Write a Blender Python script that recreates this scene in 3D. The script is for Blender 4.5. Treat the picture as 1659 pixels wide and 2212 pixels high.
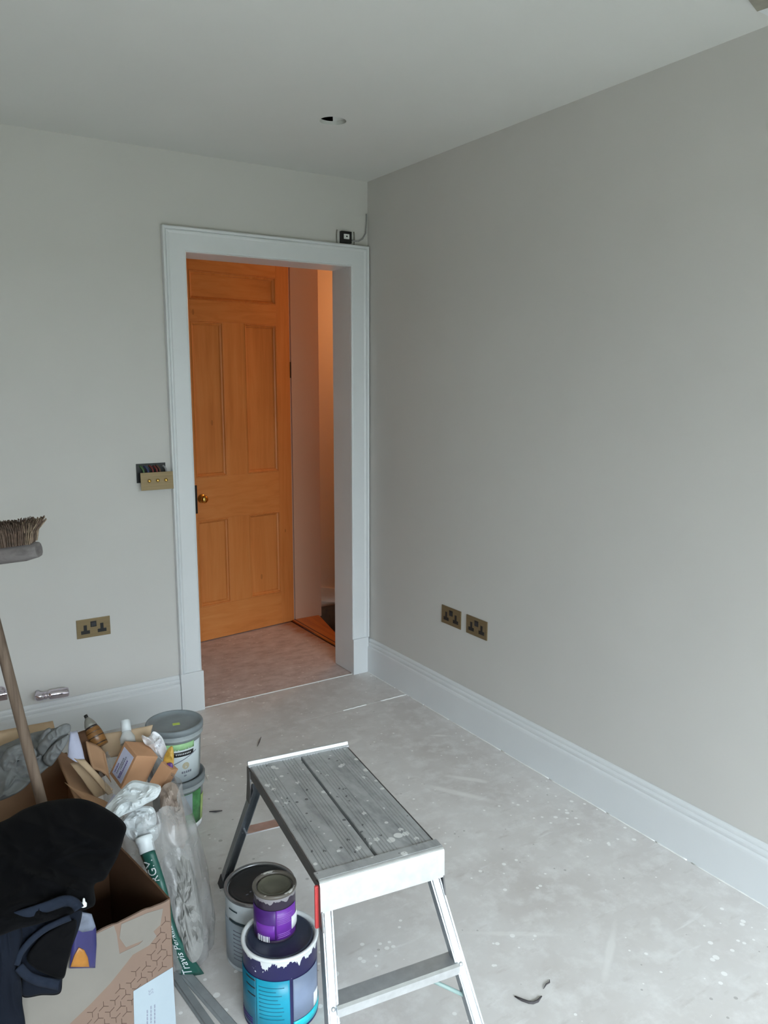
import bpy, bmesh, math, random
from mathutils import Vector, Matrix, noise as mnoise

# ------------------------------------------------------------------ scene, camera
for o in list(bpy.data.objects):
    bpy.data.objects.remove(o)
SC = bpy.context.scene
COL = SC.collection
RND = random.Random(7)
PI = math.pi

IMG_W, IMG_H, FPX = 1659.0, 2212.0, 1707.1
CAM = Vector((-2.2061, -3.5852, 1.6064))
YAW, PITCH, ROLL = 0.5725, 0.1679, 0.0025
_f = Vector((math.sin(YAW) * math.cos(PITCH), math.cos(YAW) * math.cos(PITCH), -math.sin(PITCH)))
_r0 = Vector((math.cos(YAW), -math.sin(YAW), 0))
_u0 = _r0.cross(_f)
CR = _r0 * math.cos(ROLL) + _u0 * math.sin(ROLL)
CU = -_r0 * math.sin(ROLL) + _u0 * math.cos(ROLL)
CF = _f
cam_data = bpy.data.cameras.new('camera')
cam_data.sensor_fit = 'HORIZONTAL'
cam_data.sensor_width = 36.0
cam_data.lens = FPX / IMG_W * 36.0
cam_data.clip_start = 0.02
cam = bpy.data.objects.new('camera', cam_data)
COL.objects.link(cam)
cam.matrix_world = Matrix(((CR.x, CU.x, -CF.x, CAM.x), (CR.y, CU.y, -CF.y, CAM.y), (CR.z, CU.z, -CF.z, CAM.z), (0, 0, 0, 1)))
SC.camera = cam

# ------------------------------------------------------------------ daylight
W = bpy.data.worlds.new('overcast_sky')
SC.world = W
W.use_nodes = True
bg = W.node_tree.nodes['Background']
_wn, _wl = W.node_tree.nodes, W.node_tree.links
_tc = _wn.new('ShaderNodeTexCoord'); _sx = _wn.new('ShaderNodeSeparateXYZ'); _ml = _wn.new('ShaderNodeMath'); _cb = _wn.new('ShaderNodeMath')
_wl.new(_tc.outputs['Generated'], _sx.inputs[0])
_ml.operation = 'MULTIPLY_ADD'; _ml.use_clamp = False          # overcast sky: the zenith three times as bright as the horizon
_wl.new(_sx.outputs['Z'], _ml.inputs[0]); _ml.inputs[1].default_value = 2.0; _ml.inputs[2].default_value = 1.0
_cb.operation = 'MULTIPLY'; _wl.new(_ml.outputs[0], _cb.inputs[0]); _cb.inputs[1].default_value = 11.2
_wl.new(_cb.outputs[0], bg.inputs['Strength'])
bg.inputs['Color'].default_value = (0.80, 0.915, 1.0, 1)
WIN = (-3.2, -0.2, 0.04, 2.22)      # glazed doors behind the camera: x0, x1, z0, z1
Y_REAR = -5.25
X_LEFT = -5.2
pl = bpy.data.lights.new('window_portal', 'AREA')
pl.shape = 'RECTANGLE'
pl.size = WIN[1] - WIN[0]
pl.size_y = WIN[3] - WIN[2]
pl.cycles.is_portal = True
po = bpy.data.objects.new('window_portal', pl)
COL.objects.link(po)
po.location = ((WIN[0] + WIN[1]) / 2, Y_REAR - 0.12, (WIN[2] + WIN[3]) / 2)
po.rotation_euler = (PI / 2, 0, 0)
VS = SC.view_settings
VS.view_transform = 'Standard'
VS.look = 'None'
VS.exposure = 0.0
VS.gamma = 1.0
VS.use_curve_mapping = False

H = 2.582
SKH = 0.192

# ------------------------------------------------------------------ helpers
def lin(c):
    def f(v):
        v /= 255.0
        return v / 12.92 if v <= 0.04045 else ((v + 0.055) / 1.055) ** 2.4
    return (f(c[0]), f(c[1]), f(c[2]), 1)

def at(u, v, depth):
    """world point seen at pixel (u, v) at a given distance along the camera axis"""
    return CAM + (CF + CR * ((u - 829.5) / FPX) - CU * ((v - 1106) / FPX)) * depth

def on(u, v, ax, val):
    d = CF + CR * ((u - 829.5) / FPX) - CU * ((v - 1106) / FPX)
    return CAM + d * ((val - CAM[ax]) / d[ax])

class NT:
    def __init__(s, name):
        s.m = bpy.data.materials.new(name)
        s.m.use_nodes = True
        s.t = s.m.node_tree
        s.b = s.t.nodes['Principled BSDF']
        s.co = None
    def n(s, typ, **kw):
        nd = s.t.nodes.new(typ)
        for k, v in kw.items():
            setattr(nd, k, v)
        return nd
    def l(s, a, b):
        s.t.links.new(a, b)
    def coord(s, kind='Object', scale=None):
        tc = s.n('ShaderNodeTexCoord')
        out = tc.outputs[kind]
        if scale:
            mp = s.n('ShaderNodeMapping')
            mp.inputs['Scale'].default_value = scale
            s.l(out, mp.inputs['Vector'])
            out = mp.outputs['Vector']
        return out
    def world(s, scale=None, rot=None, loc=None):
        g = s.n('ShaderNodeNewGeometry')
        out = g.outputs['Position']
        if scale or rot or loc:
            mp = s.n('ShaderNodeMapping')
            if scale: mp.inputs['Scale'].default_value = scale
            if rot: mp.inputs['Rotation'].default_value = rot
            if loc: mp.inputs['Location'].default_value = loc
            s.l(out, mp.inputs['Vector'])
            out = mp.outputs['Vector']
        return out
    def noise(s, vec, scale, detail=4, rough=0.55, dist=0.0):
        nd = s.n('ShaderNodeTexNoise')
        nd.inputs['Scale'].default_value = scale
        nd.inputs['Detail'].default_value = detail
        nd.inputs['Roughness'].default_value = rough
        nd.inputs['Distortion'].default_value = dist
        s.l(vec, nd.inputs['Vector'])
        return nd.outputs['Fac']
    def voro(s, vec, scale):
        nd = s.n('ShaderNodeTexVoronoi')
        nd.inputs['Scale'].default_value = scale
        s.l(vec, nd.inputs['Vector'])
        return nd
    def ramp(s, fac, stops):
        r = s.n('ShaderNodeValToRGB')
        while len(r.color_ramp.elements) < len(stops):
            r.color_ramp.elements.new(0.5)
        for e, (p, c) in zip(r.color_ramp.elements, stops):
            e.position = p
            e.color = c if len(c) == 4 else lin(c)
        s.l(fac, r.inputs['Fac'])
        return r.outputs['Color']
    def mask(s, fac, a, b):
        return s.ramp(fac, [(a, (0, 0, 0, 1)), (b, (1, 1, 1, 1))])
    def mix(s, fac, a, b):
        m = s.n('ShaderNodeMix', data_type='RGBA')
        ins = [i for i in m.inputs if i.enabled]
        fi, ai, bi = ins[0], ins[1], ins[2]
        for sock, v in ((fi, fac), (ai, a), (bi, b)):
            if isinstance(v, (int, float)):
                sock.default_value = v
            elif isinstance(v, tuple):
                sock.default_value = v if len(v) == 4 else lin(v)
            else:
                s.l(v, sock)
        return [o for o in m.outputs if o.enabled][0]
    def math(s, op, a, b=None):
        m = s.n('ShaderNodeMath', operation=op)
        for i, v in enumerate((a, b)):
            if v is None: continue
            if isinstance(v, (int, float)): m.inputs[i].default_value = v
            else: s.l(v, m.inputs[i])
        return m.outputs[0]
    def color(s, c):
        if isinstance(c, tuple): s.b.inputs['Base Color'].default_value = c if len(c) == 4 else lin(c)
        else: s.l(c, s.b.inputs['Base Color'])
    def set(s, rough=0.5, metal=0.0, spec=0.5, **kw):
        s.b.inputs['Roughness'].default_value = rough
        s.b.inputs['Metallic'].default_value = metal
        s.b.inputs['Specular IOR Level'].default_value = spec
        for k, v in kw.items():
            s.b.inputs[k].default_value = v
    def bump(s, fac, strength=0.2, dist=0.002):
        b = s.n('ShaderNodeBump')
        b.inputs['Strength'].default_value = strength
        b.inputs['Distance'].default_value = dist
        s.l(fac, b.inputs['Height'])
        s.l(b.outputs['Normal'], s.b.inputs['Normal'])

M = {}
def simple(name, c, rough=0.5, metal=0.0, spec=0.5, vary=0.06, scale=30, bump=0.0, coord='Object', stretch=None, **kw):
    t = NT(name)
    v = t.coord(coord, stretch)
    nz = t.noise(v, scale)
    a = lin(c)
    lo = tuple(max(0, x * (1 - vary * 2)) for x in a[:3]) + (1,)
    hi = tuple(min(1, x * (1 + vary * 2)) for x in a[:3]) + (1,)
    t.color(t.ramp(nz, [(0.3, lo), (0.7, hi)]))
    t.set(rough, metal, spec, **kw)
    if bump: t.bump(nz, bump)
    M[name] = t.m
    return t.m

class MB:
    """collects shapes for one mesh object"""
    def __init__(s):
        s.v = []; s.f = []; s.sm = []
    def add(s, vs, fs, smooth=False):
        k = len(s.v)
        s.v += [tuple(x) for x in vs]
        for f in fs:
            s.f.append([i + k for i in f]); s.sm.append(smooth)
        return s
    def box(s, a, b):
        x0, y0, z0 = a; x1, y1, z1 = b
        return s.add([(x0,y0,z0),(x1,y0,z0),(x1,y1,z0),(x0,y1,z0),(x0,y0,z1),(x1,y0,z1),(x1,y1,z1),(x0,y1,z1)],
                     [(0,3,2,1),(4,5,6,7),(0,1,5,4),(1,2,6,5),(2,3,7,6),(3,0,4,7)])
    def obox(s, c, ax, ay, az):
        """box from a corner and three edge vectors"""
        c, ax, ay, az = Vector(c), Vector(ax), Vector(ay), Vector(az)
        vs = [c, c+ax, c+ax+ay, c+ay, c+az, c+ax+az, c+ax+ay+az, c+ay+az]
        return s.add(vs, [(0,3,2,1),(4,5,6,7),(0,1,5,4),(1,2,6,5),(2,3,7,6),(3,0,4,7)])
    def tube(s, pts, r, n=12, cap=True, smooth=True):
        pts = [Vector(p) for p in pts]
        rs = r if isinstance(r, (list, tuple)) else [r] * len(pts)
        up = None; vs = []
        for i, p in enumerate(pts):
            d = (pts[min(i+1, len(pts)-1)] - pts[max(i-1, 0)]).normalized()
            if up is None:
                up = d.orthogonal().normalized()
            else:
                up = (up - d * up.dot(d)).normalized()
            sd = d.cross(up)
            for k in range(n):
                a = 2 * PI * k / n
                vs.append(p + (up * math.cos(a) + sd * math.sin(a)) * rs[i])
        fs = []
        for i in range(len(pts) - 1):
            for k in range(n):
                fs.append((i*n+k, i*n+(k+1) % n, (i+1)*n+(k+1) % n, (i+1)*n+k))
        s.add(vs, fs, smooth)
        if cap:
            s.add(vs[:n], [tuple(reversed(range(n)))]); s.add(vs[-n:], [tuple(range(n))])
        return s
    def lathe(s, prof, n=48, base=(0,0,0), axis=None, smooth=True, close=True):
        """prof: list of (r, z); axis: direction of z"""
        base = Vector(base)
        z = Vector(axis).normalized() if axis is not None else Vector((0,0,1))
        x = z.orthogonal().normalized() if axis is not None else Vector((1,0,0))
        y = z.cross(x)
        vs = []
        for r, h in prof:
            for k in range(n):
                a = 2 * PI * k / n
                vs.append(base + x * (r*math.cos(a)) + y * (r*math.sin(a)) + z * h)
        fs = []
        for i in range(len(prof) - 1):
            for k in range(n):
                fs.append((i*n+k, i*n+(k+1) % n, (i+1)*n+(k+1) % n, (i+1)*n+k))
        s.add(vs, fs, smooth)
        if close:
            if prof[0][0] > 1e-6: s.add(vs[:n], [tuple(reversed(range(n)))])
            if prof[-1][0] > 1e-6: s.add(vs[-n:], [tuple(range(n))])
        return s
    def loft(s, rings, smooth=False, closed=True, cap=True):
        n = len(rings[0]); vs = [p for r in rings for p in r]; fs = []
        m = n if closed else n - 1
        for i in range(len(rings) - 1):
            for k in range(m):
                fs.append((i*n+k, i*n+(k+1) % n, (i+1)*n+(k+1) % n, (i+1)*n+k))
        s.add(vs, fs, smooth)
        if cap and closed:
            s.add(rings[0], [tuple(reversed(range(n)))]); s.add(rings[-1], [tuple(range(n))])
        return s
    def sheet(s, fn, nu, nv, thick, smooth=True):
        """thin curved panel: fn(u, v) -> point, given a real thickness"""
        P = [[Vector(fn(i / nu, j / nv)) for j in range(nv + 1)] for i in range(nu + 1)]
        N = [[None] * (nv + 1) for _ in range(nu + 1)]
        for i in range(nu + 1):
            for j in range(nv + 1):
                du = P[min(i+1, nu)][j] - P[max(i-1, 0)][j]
                dv = P[i][min(j+1, nv)] - P[i][max(j-1, 0)]
                nn = du.cross(dv)
                N[i][j] = nn.normalized() if nn.length > 1e-12 else Vector((0,0,1))
        vs = [P[i][j] + N[i][j] * (thick/2) for i in range(nu+1) for j in range(nv+1)]
        vs += [P[i][j] - N[i][j] * (thick/2) for i in range(nu+1) for j in range(nv+1)]
        o = (nu+1) * (nv+1); w = nv + 1
        fs = []
        for i in range(nu):
            for j in range(nv):
                a, b, c, d = i*w+j, (i+1)*w+j, (i+1)*w+j+1, i*w+j+1
                fs.append((a, b, c, d)); fs.append((o+d, o+c, o+b, o+a))
        k = len(s.v)
        s.add(vs, fs, smooth)
        ed = []
        for i in range(nu):
            ed.append((k+i*w, k+o+i*w, k+o+(i+1)*w, k+(i+1)*w))
            ed.append((k+i*w+nv, k+(i+1)*w+nv, k+o+(i+1)*w+nv, k+o+i*w+nv))
        for j in range(nv):
            ed.append((k+j, k+j+1, k+o+j+1, k+o+j))
            ed.append((k+nu*w+j, k+o+nu*w+j, k+o+nu*w+j+1, k+nu*w+j+1))
        for e in ed:
            s.f.append(list(e)); s.sm.append(False)
        return s
    def build(s, name, mat, parent=None, bevel=0.0, segs=2, origin=None):
        me = bpy.data.meshes.new(name)
        vs = s.v
        if origin is not None:
            og = Vector(origin)
            vs = [tuple(Vector(v) - og) for v in vs]
        me.from_pydata(vs, [], s.f)
        me.polygons.foreach_set('use_smooth', s.sm)
        me.update()
        bm = bmesh.new(); bm.from_mesh(me)
        bmesh.ops.remove_doubles(bm, verts=bm.verts, dist=1e-6)
        bmesh.ops.recalc_face_normals(bm, faces=bm.faces)
        if bevel:
            es = [e for e in bm.edges if len(e.link_faces) == 2 and e.calc_face_angle(0) > 0.6]
            bmesh.ops.bevel(bm, geom=es, offset=bevel, segments=segs, profile=0.6, affect='EDGES', clamp_overlap=True)
        bm.to_mesh(me); bm.free()
        me.materials.append(M[mat] if isinstance(mat, str) else mat)
        o = bpy.data.objects.new(name, me)
        COL.objects.link(o)
        if origin is not None: o.location = origin
        if parent is not None:
            o.parent = parent
            o.matrix_parent_inverse = Matrix.Translation(parent.location).inverted() if origin is None and parent.type == 'EMPTY' else o.matrix_parent_inverse
            if origin is not None and parent.type == 'EMPTY':
                o.matrix_parent_inverse = Matrix.Translation(parent.location).inverted()
        return o

def empty(name, loc):
    o = bpy.data.objects.new(name, None)
    o.empty_display_size = 0.05
    COL.objects.link(o)
    o.location = loc
    return o

def tag(o, label, cat, group=None):
    o['label'] = label; o['category'] = cat
    if group: o['group'] = group
    return o

def struct(o, label=None):
    o['kind'] = 'structure'
    if label: o['label'] = label
    return o

def fold(p, amp, freq, seed, stretch=(1,1,1)):
    q = Vector((p[0]*freq*stretch[0] + seed, p[1]*freq*stretch[1], p[2]*freq*stretch[2]))
    r = 1 - abs(mnoise.noise(q)) * 2
    w = q + Vector((mnoise.noise(q * 0.9 + Vector((5, 0, 0))), mnoise.noise(q * 0.9 + Vector((0, 7, 0))), 0)) * 0.8
    r2 = 1 - abs(mnoise.noise(w * 1.9)) * 2.4
    return amp * (0.6 * r * r * (1 if r > 0 else 0) + 0.55 * max(0, r2) ** 2 - 0.35 + 0.3 * mnoise.noise(q * 2.3))

def smooth_outline(pts, n):
    """closed Catmull-Rom through 2D points, resampled to n"""
    out = []
    k = len(pts)
    per = max(2, n // k)
    for i in range(k):
        p0, p1, p2, p3 = [Vector(pts[(i + j) % k]) for j in (-1, 0, 1, 2)]
        for q in range(per):
            t = q / per
            out.append(0.5 * ((2*p1) + (p2 - p0)*t + (2*p0 - 5*p1 + 4*p2 - p3)*t*t + (3*p1 - p0 - 3*p2 + p3)*t**3))
    return out

def lump(mb, outline, depth, front, back, amp=0.01, freq=9, seed=0.0, rings=14, center=None, tilt=(0, 0), stretch=(1,1,1), prof=0.5, n=72, plane=None, smooth=True):
    """soft closed body: a rounded heap of cloth or paper whose widest section lies at a given depth.
    tilt shifts the section towards (u, v) slopes so that tops lie further back than bottoms."""
    pts = smooth_outline([Vector(p) for p in outline], n)
    c = Vector(center) if center else sum(pts, Vector((0, 0))) / len(pts)
    def P(q, s):
        if plane: return plane(q.x, q.y)
        d = depth + tilt[0] * (q.x - c.x) + tilt[1] * (q.y - c.y)
        return at(q.x, q.y, d)
    vs = []; fs = []
    m = len(pts)
    def dirn(p): return (CAM - p).normalized()
    pc = P(c, 0)
    for side, th in ((1, front), (-1, back)):
        k = len(vs)
        for i in range(rings + 1):
            s_ = 1 - i / rings
            w = max(0.0, 1 - s_ ** 2.2) ** prof
            for q in pts:
                p = P(c + (q - c) * s_, s_)
                h = th * w
                d = dirn(p)
                off = fold(p, amp, freq, seed + (0 if side > 0 else 11.3), stretch) * min(1, w * 1.6)
                vs.append(p + d * side * (h + off))
        for i in range(rings):
            for j in range(m):
                a, b = k + i*m + j, k + i*m + (j+1) % m
                c_, d_ = k + (i+1)*m + (j+1) % m, k + (i+1)*m + j
                fs.append((a, b, c_, d_) if side > 0 else (d_, c_, b, a))
    # both sides share the outline: fix rim verts to the same place
    for j in range(m):
        vs[(rings + 1) * m + j] = vs[j]
    mb.add(vs, fs, smooth)
    return mb

def text_mesh(body, size):
    cu = bpy.data.curves.new('t', 'FONT')
    cu.body = body; cu.size = size; cu.align_x = 'LEFT'
    cu.resolution_u = 3
    o = bpy.data.objects.new('t', cu)
    COL.objects.link(o)
    dg = bpy.context.evaluated_depsgraph_get()
    me = bpy.data.meshes.new_from_object(o.evaluated_get(dg))
    vs = [tuple(v.co) for v in me.vertices]; fs = [tuple(p.vertices) for p in me.polygons]
    bpy.data.objects.remove(o); bpy.data.curves.remove(cu); bpy.data.meshes.remove(me)
    return vs, fs

# ------------------------------------------------------------------ materials
def m_wall(name, c):
    t = NT(name)
    v = t.world()
    n1 = t.noise(v, 1.3, 3); n2 = t.noise(v, 160, 2)
    a = lin(c)
    t.color(t.ramp(n1, [(0.3, tuple(x*0.975 for x in a[:3])+(1,)), (0.7, tuple(min(1, x*1.025) for x in a[:3])+(1,))]))
    t.set(0.75, 0, 0.3)
    t.bump(n2, 0.08, 0.001)
    M[name] = t.m
m_wall('wall_paint', (205, 203, 199))
m_wall('low_bounce_wall', (168, 142, 122))  # darker, warmer finish invented for the unseen walls to tame bounce light
m_wall('ceiling_paint', (217, 217, 213))
m_wall('hall_paint', (214, 196, 178))
simple('gloss_white', (221, 224, 226), 0.32, 0, 0.5, vary=0.01, scale=4)
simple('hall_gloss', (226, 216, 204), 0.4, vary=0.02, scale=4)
simple('caulk_white', (240, 240, 238), 0.6, vary=0.02)
simple('dark_gap', (34, 30, 28), 0.8)

t = NT('floor_board')
v = t.world()
n1 = t.noise(v, 2.2, 5, 0.6); n2 = t.noise(v, 14, 5, 0.65); n3 = t.noise(v, 240, 2)
c = t.ramp(n1, [(0.25, (194, 188, 184)), (0.5, (210, 206, 203)), (0.75, (221, 219, 217))])
c = t.mix(t.mask(n2, 0.48, 0.78), c, (228, 226, 224))
c = t.mix(t.math('MULTIPLY', t.mask(t.noise(t.world((7, 22, 1), (0, 0, 0.5)), 1.6, 4), 0.60, 0.78), 0.55), c, (186, 179, 174))
# chalky smears and paint spots
c = t.mix(t.math('MULTIPLY', t.mask(t.noise(t.world((5, 26, 1), (0, 0, -0.75)), 1.0, 5, 0.6), 0.63, 0.74), 0.6), c, (234, 233, 232))
vo = t.voro(v, 26)
rad = t.noise(v, 3.5, 3)
sp = t.math('LESS_THAN', t.math('ADD', vo.outputs['Distance'], t.math('MULTIPLY', n2, 0.25)), t.math('SUBTRACT', t.math('MULTIPLY', rad, 0.9), 0.24))
c = t.mix(t.math('MULTIPLY', sp, 0.8), c, (246, 245, 243))
vo2 = t.voro(t.world(None, None, (3.1, 1.7, 0)), 17)
sp2 = t.math('LESS_THAN', vo2.outputs['Distance'], t.math('SUBTRACT', t.math('MULTIPLY', t.noise(v, 2.1, 2), 0.42), 0.165))
c = t.mix(t.math('MULTIPLY', sp2, 0.45), c, (128, 122, 118))
# chalky scuffs where plaster was wiped over the board: centre, direction, half length, half width
for cx, cy, an, la, lb, st in ((-0.66, -1.16, -0.95, 0.085, 0.026, 0.7), (-0.40, -1.33, -1.0, 0.17, 0.022, 0.6), (-0.30, -1.26, -0.85, 0.10, 0.018, 0.6), (-0.16, -0.88, -0.6, 0.05, 0.012, 0.6), (-0.52, -0.72, 0.2, 0.06, 0.02, 0.5), (-0.75, -2.05, -0.6, 0.16, 0.012, 0.4), (-0.58, -2.25, 0.6, 0.13, 0.014, 0.45)):
    ve = t.n('ShaderNodeVectorMath', operation='SUBTRACT'); t.l(v, ve.inputs[0]); ve.inputs[1].default_value = (cx, cy, 0)
    mp = t.n('ShaderNodeMapping'); mp.vector_type = 'TEXTURE'; mp.inputs['Rotation'].default_value = (0, 0, an); mp.inputs['Scale'].default_value = (la, lb, 1)
    t.l(ve.outputs[0], mp.inputs['Vector'])
    ln = t.n('ShaderNodeVectorMath', operation='LENGTH'); t.l(mp.outputs['Vector'], ln.inputs[0])
    dist = t.math('ADD', ln.outputs['Value'], t.math('MULTIPLY', t.math('SUBTRACT', n2, 0.5), 1.6))
    msk = t.ramp(dist, [(0.45, (1, 1, 1, 1)), (1.0, (0, 0, 0, 1))])
    c = t.mix(t.math('MULTIPLY', msk, st), c, (236, 234, 231))
t.color(c)
t.set(0.62, 0, 0.35)
t.bump(n3, 0.12, 0.001)
M['floor_board'] = t.m

t = NT('hall_floor')
v = t.world()
n1 = t.noise(t.world((7, 13, 1), (0, 0, 0.25)), 1.3, 6, 0.72); n2 = t.noise(v, 26, 4)
c = t.ramp(n1, [(0.25, (168, 148, 140)), (0.5, (202, 186, 180)), (0.75, (222, 210, 205))])
vo = t.voro(v, 24)
sp = t.math('LESS_THAN', vo.outputs['Distance'], t.math('SUBTRACT', t.math('MULTIPLY', t.noise(v, 3, 3), 0.62), 0.2))
c = t.mix(t.math('MULTIPLY', sp, 0.6), c, (232, 224, 218))
# bare varnished board where the dust was swept off beside the stair
sxy = t.n('ShaderNodeSeparateXYZ'); t.l(v, sxy.inputs[0])
sw = t.math('ADD', t.math('SUBTRACT', sxy.outputs['X'], t.math('MULTIPLY', sxy.outputs['Y'], -0.10)), t.math('MULTIPLY', t.math('SUBTRACT', n1, 0.5), 0.28))
c = t.mix(t.math('MULTIPLY', t.mask(sw, 0.0, 0.10), 0.85), c, (158, 98, 52))
t.color(c); t.set(0.65, 0, 0.3); t.bump(n2, 0.15, 0.001)
M['hall_floor'] = t.m

def m_wood(name, lo, mid, hi, scale=(26, 26, 1.6), rough=0.42, spec=0.4, knots=True):
    t = NT(name)
    v = t.coord('Object', scale)
    n1 = t.noise(v, 1.0, 6, 0.6, 0.8); n2 = t.noise(t.coord('Object'), 2.5, 2)
    f = t.math('ADD', t.math('MULTIPLY', n1, 0.75), t.math('MULTIPLY', n2, 0.3))
    c = t.ramp(f, [(0.3, lo), (0.52, mid), (0.75, hi)])
    if knots:
        vo = t.voro(t.coord('Object', (3.1, 3.1, 1.4)), 1.3)
        kn = t.math('LESS_THAN', vo.outputs['Distance'], 0.035)
        c = t.mix(t.math('MULTIPLY', kn, 0.4), c, (130, 74, 36))
    t.color(c); t.set(rough, 0, spec); t.bump(n1, 0.1, 0.001)
    M[name] = t.m
m_wood('pine', (197, 120, 60), (213, 136, 72), (220, 148, 84))
m_wood('pine_across', (197, 120, 60), (213, 136, 72), (220, 148, 84), (1.6, 26, 26))
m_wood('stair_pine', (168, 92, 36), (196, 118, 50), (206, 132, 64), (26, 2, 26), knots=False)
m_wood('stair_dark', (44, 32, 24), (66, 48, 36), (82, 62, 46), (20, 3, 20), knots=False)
m_wood('broom_handle', (84, 70, 60), (116, 100, 87), (134, 118, 103), (60, 60, 3), 0.65, 0.2, False)
m_wood('broom_block', (88, 83, 82), (112, 107, 106), (128, 122, 120), (4, 60, 60), 0.7, 0.2, False)
simple('bristle', (92, 74, 62), 0.7, vary=0.25, scale=90)
simple('bristle_tip', (140, 122, 102), 0.7, vary=0.2, scale=90)

t = NT('satin_brass')
n1 = t.noise(t.coord('Object', (4, 4, 500)), 1.0, 2)
t.color(t.ramp(n1, [(0.3, (126, 109, 81)), (0.7, (143, 125, 93))])); t.set(0.5, 0.55, 0.4)
M['satin_brass'] = t.m
simple('polished_brass', (214, 172, 92), 0.16, 1.0, vary=0.03)
simple('chrome', (214, 206, 216), 0.08, 1.0, vary=0.02)
simple('black_plastic', (22, 22, 22), 0.45, vary=0.05)
simple('dark_plastic', (46, 46, 50), 0.35, vary=0.05)
simple('white_plastic', (226, 228, 226), 0.4, vary=0.02)
simple('wire_red', (120, 48, 46), 0.5); simple('wire_grey', (150, 150, 150), 0.5)
simple('wire_brown', (92, 60, 44), 0.5); simple('wire_green', (74, 104, 66), 0.5); simple('wire_blue', (58, 66, 104), 0.5)
simple('red_plastic', (206, 70, 70), 0.35, vary=0.04)
simple('grey_rubber', (58, 58, 60), 0.7)

def m_alu(name, c, rough, worn):
    t = NT(name)
    v = t.world()
    n1 = t.noise(t.coord('Object'), 40, 4); n2 = t.noise(v, 9, 5, 0.65)
    a = lin(c)
    col = t.ramp(n1, [(0.3, tuple(x*0.9 for x in a[:3])+(1,)), (0.7, tuple(min(1, x*1.06) for x in a[:3])+(1,))])
    if worn:
        col = t.mix(t.mask(n2, 0.42, 0.7), col, (174, 175, 175))
        stn = t.noise(t.world((15, 4.5, 1), (0, 0, -0.13)), 1.3, 5, 0.68)
        col = t.mix(t.math('MULTIPLY', t.mask(stn, 0.47, 0.66), 0.5), col, (114, 115, 116))
        vo = t.voro(v, 30)
        sp = t.math('LESS_THAN', t.math('ADD', vo.outputs['Distance'], t.math('MULTIPLY', n2, 0.3)), t.math('SUBTRACT', t.math('MULTIPLY', t.noise(v, 5, 3), 1.0), 0.15))
        col = t.mix(t.math('MULTIPLY', sp, 0.85), col, (228, 228, 226))
        vo2 = t.voro(t.world(None, None, (1.3, 0.4, 0)), 34)
        sp2 = t.math('LESS_THAN', vo2.outputs['Distance'], t.math('SUBTRACT', t.math('MULTIPLY', t.noise(v, 4, 2), 0.5), 0.14))
        col = t.mix(t.math('MULTIPLY', sp2, 0.7), col, (64, 62, 62))
        met = t.math('SUBTRACT', 0.35, t.math('MULTIPLY', sp, 0.3))
        t.l(met, t.b.inputs['Metallic'])
    t.color(col)
    t.set(rough, 0.35 if worn else 0.85, 0.5)
    if worn:
        t.l(met, t.b.inputs['Metallic'])
    t.bump(n1, 0.05, 0.0005)
    M[name] = t.m
m_alu('alu_bright', (226, 228, 230), 0.34, False)
m_alu('alu_leg', (158, 164, 170), 0.36, False)
m_alu('alu_deck', (184, 186, 187), 0.6, True)
m_alu('alu_dark', (118, 116, 116), 0.5, False)

def m_card(name, c, vary=0.08):
    t = NT(name)
    n1 = t.noise(t.coord('Object'), 6, 4); n2 = t.noise(t.coord('Object', (1, 1, 1)), 220, 2)
    a = lin(c)
    t.color(t.ramp(n1, [(0.3, tuple(x*(1-vary) for x in a[:3])+(1,)), (0.7, tuple(min(1, x*(1+vary)) for x in a[:3])+(1,))]))
    t.set(0.82, 0, 0.2); t.bump(n2, 0.08, 0.0006)
    M[name] = t.m
m_card('cardboard', (170, 134, 104))
m_card('cardboard_light', (190, 166, 138))
m_card('cardboard_dark', (92, 66, 48))
m_card('carton_brown', (186, 142, 108))
m_card('carton_print', (124, 104, 92), 0.05)
m_card('carton_tape', (124, 119, 112), 0.07)
m_card('carton_ink', (78, 61, 53), 0.03)
simple('label_white', (160, 172, 180), 0.55, vary=0.01)
simple('label_lilac', (196, 200, 224), 0.55, vary=0.02)
simple('ink_grey', (128, 132, 146), 0.6); simple('ink_violet', (104, 88, 150), 0.6)
simple('ink_black', (28, 26, 30), 0.5); simple('ink_white', (232, 234, 236), 0.5)

def m_cloth(name, c, sc=420, vary=0.12, rough=0.9):
    t = NT(name)
    n1 = t.noise(t.coord('Object'), 8, 4); n2 = t.noise(t.coord('Object'), sc, 2)
    a = lin(c)
    t.color(t.ramp(n1, [(0.3, tuple(x*(1-vary) for x in a[:3])+(1,)), (0.7, tuple(min(1, x*(1+vary)) for x in a[:3])+(1,))]))
    t.set(rough, 0, 0.08)
    t.b.inputs['Sheen Weight'].default_value = 0.01
    t.bump(n2, 0.25, 0.0008)
    M[name] = t.m
m_cloth('black_cloth', (8, 8, 10))
m_cloth('navy_cloth', (20, 24, 33))
m_cloth('navy_cuff', (31, 37, 49))
m_cloth('grey_cloth', (122, 124, 124))

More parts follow.
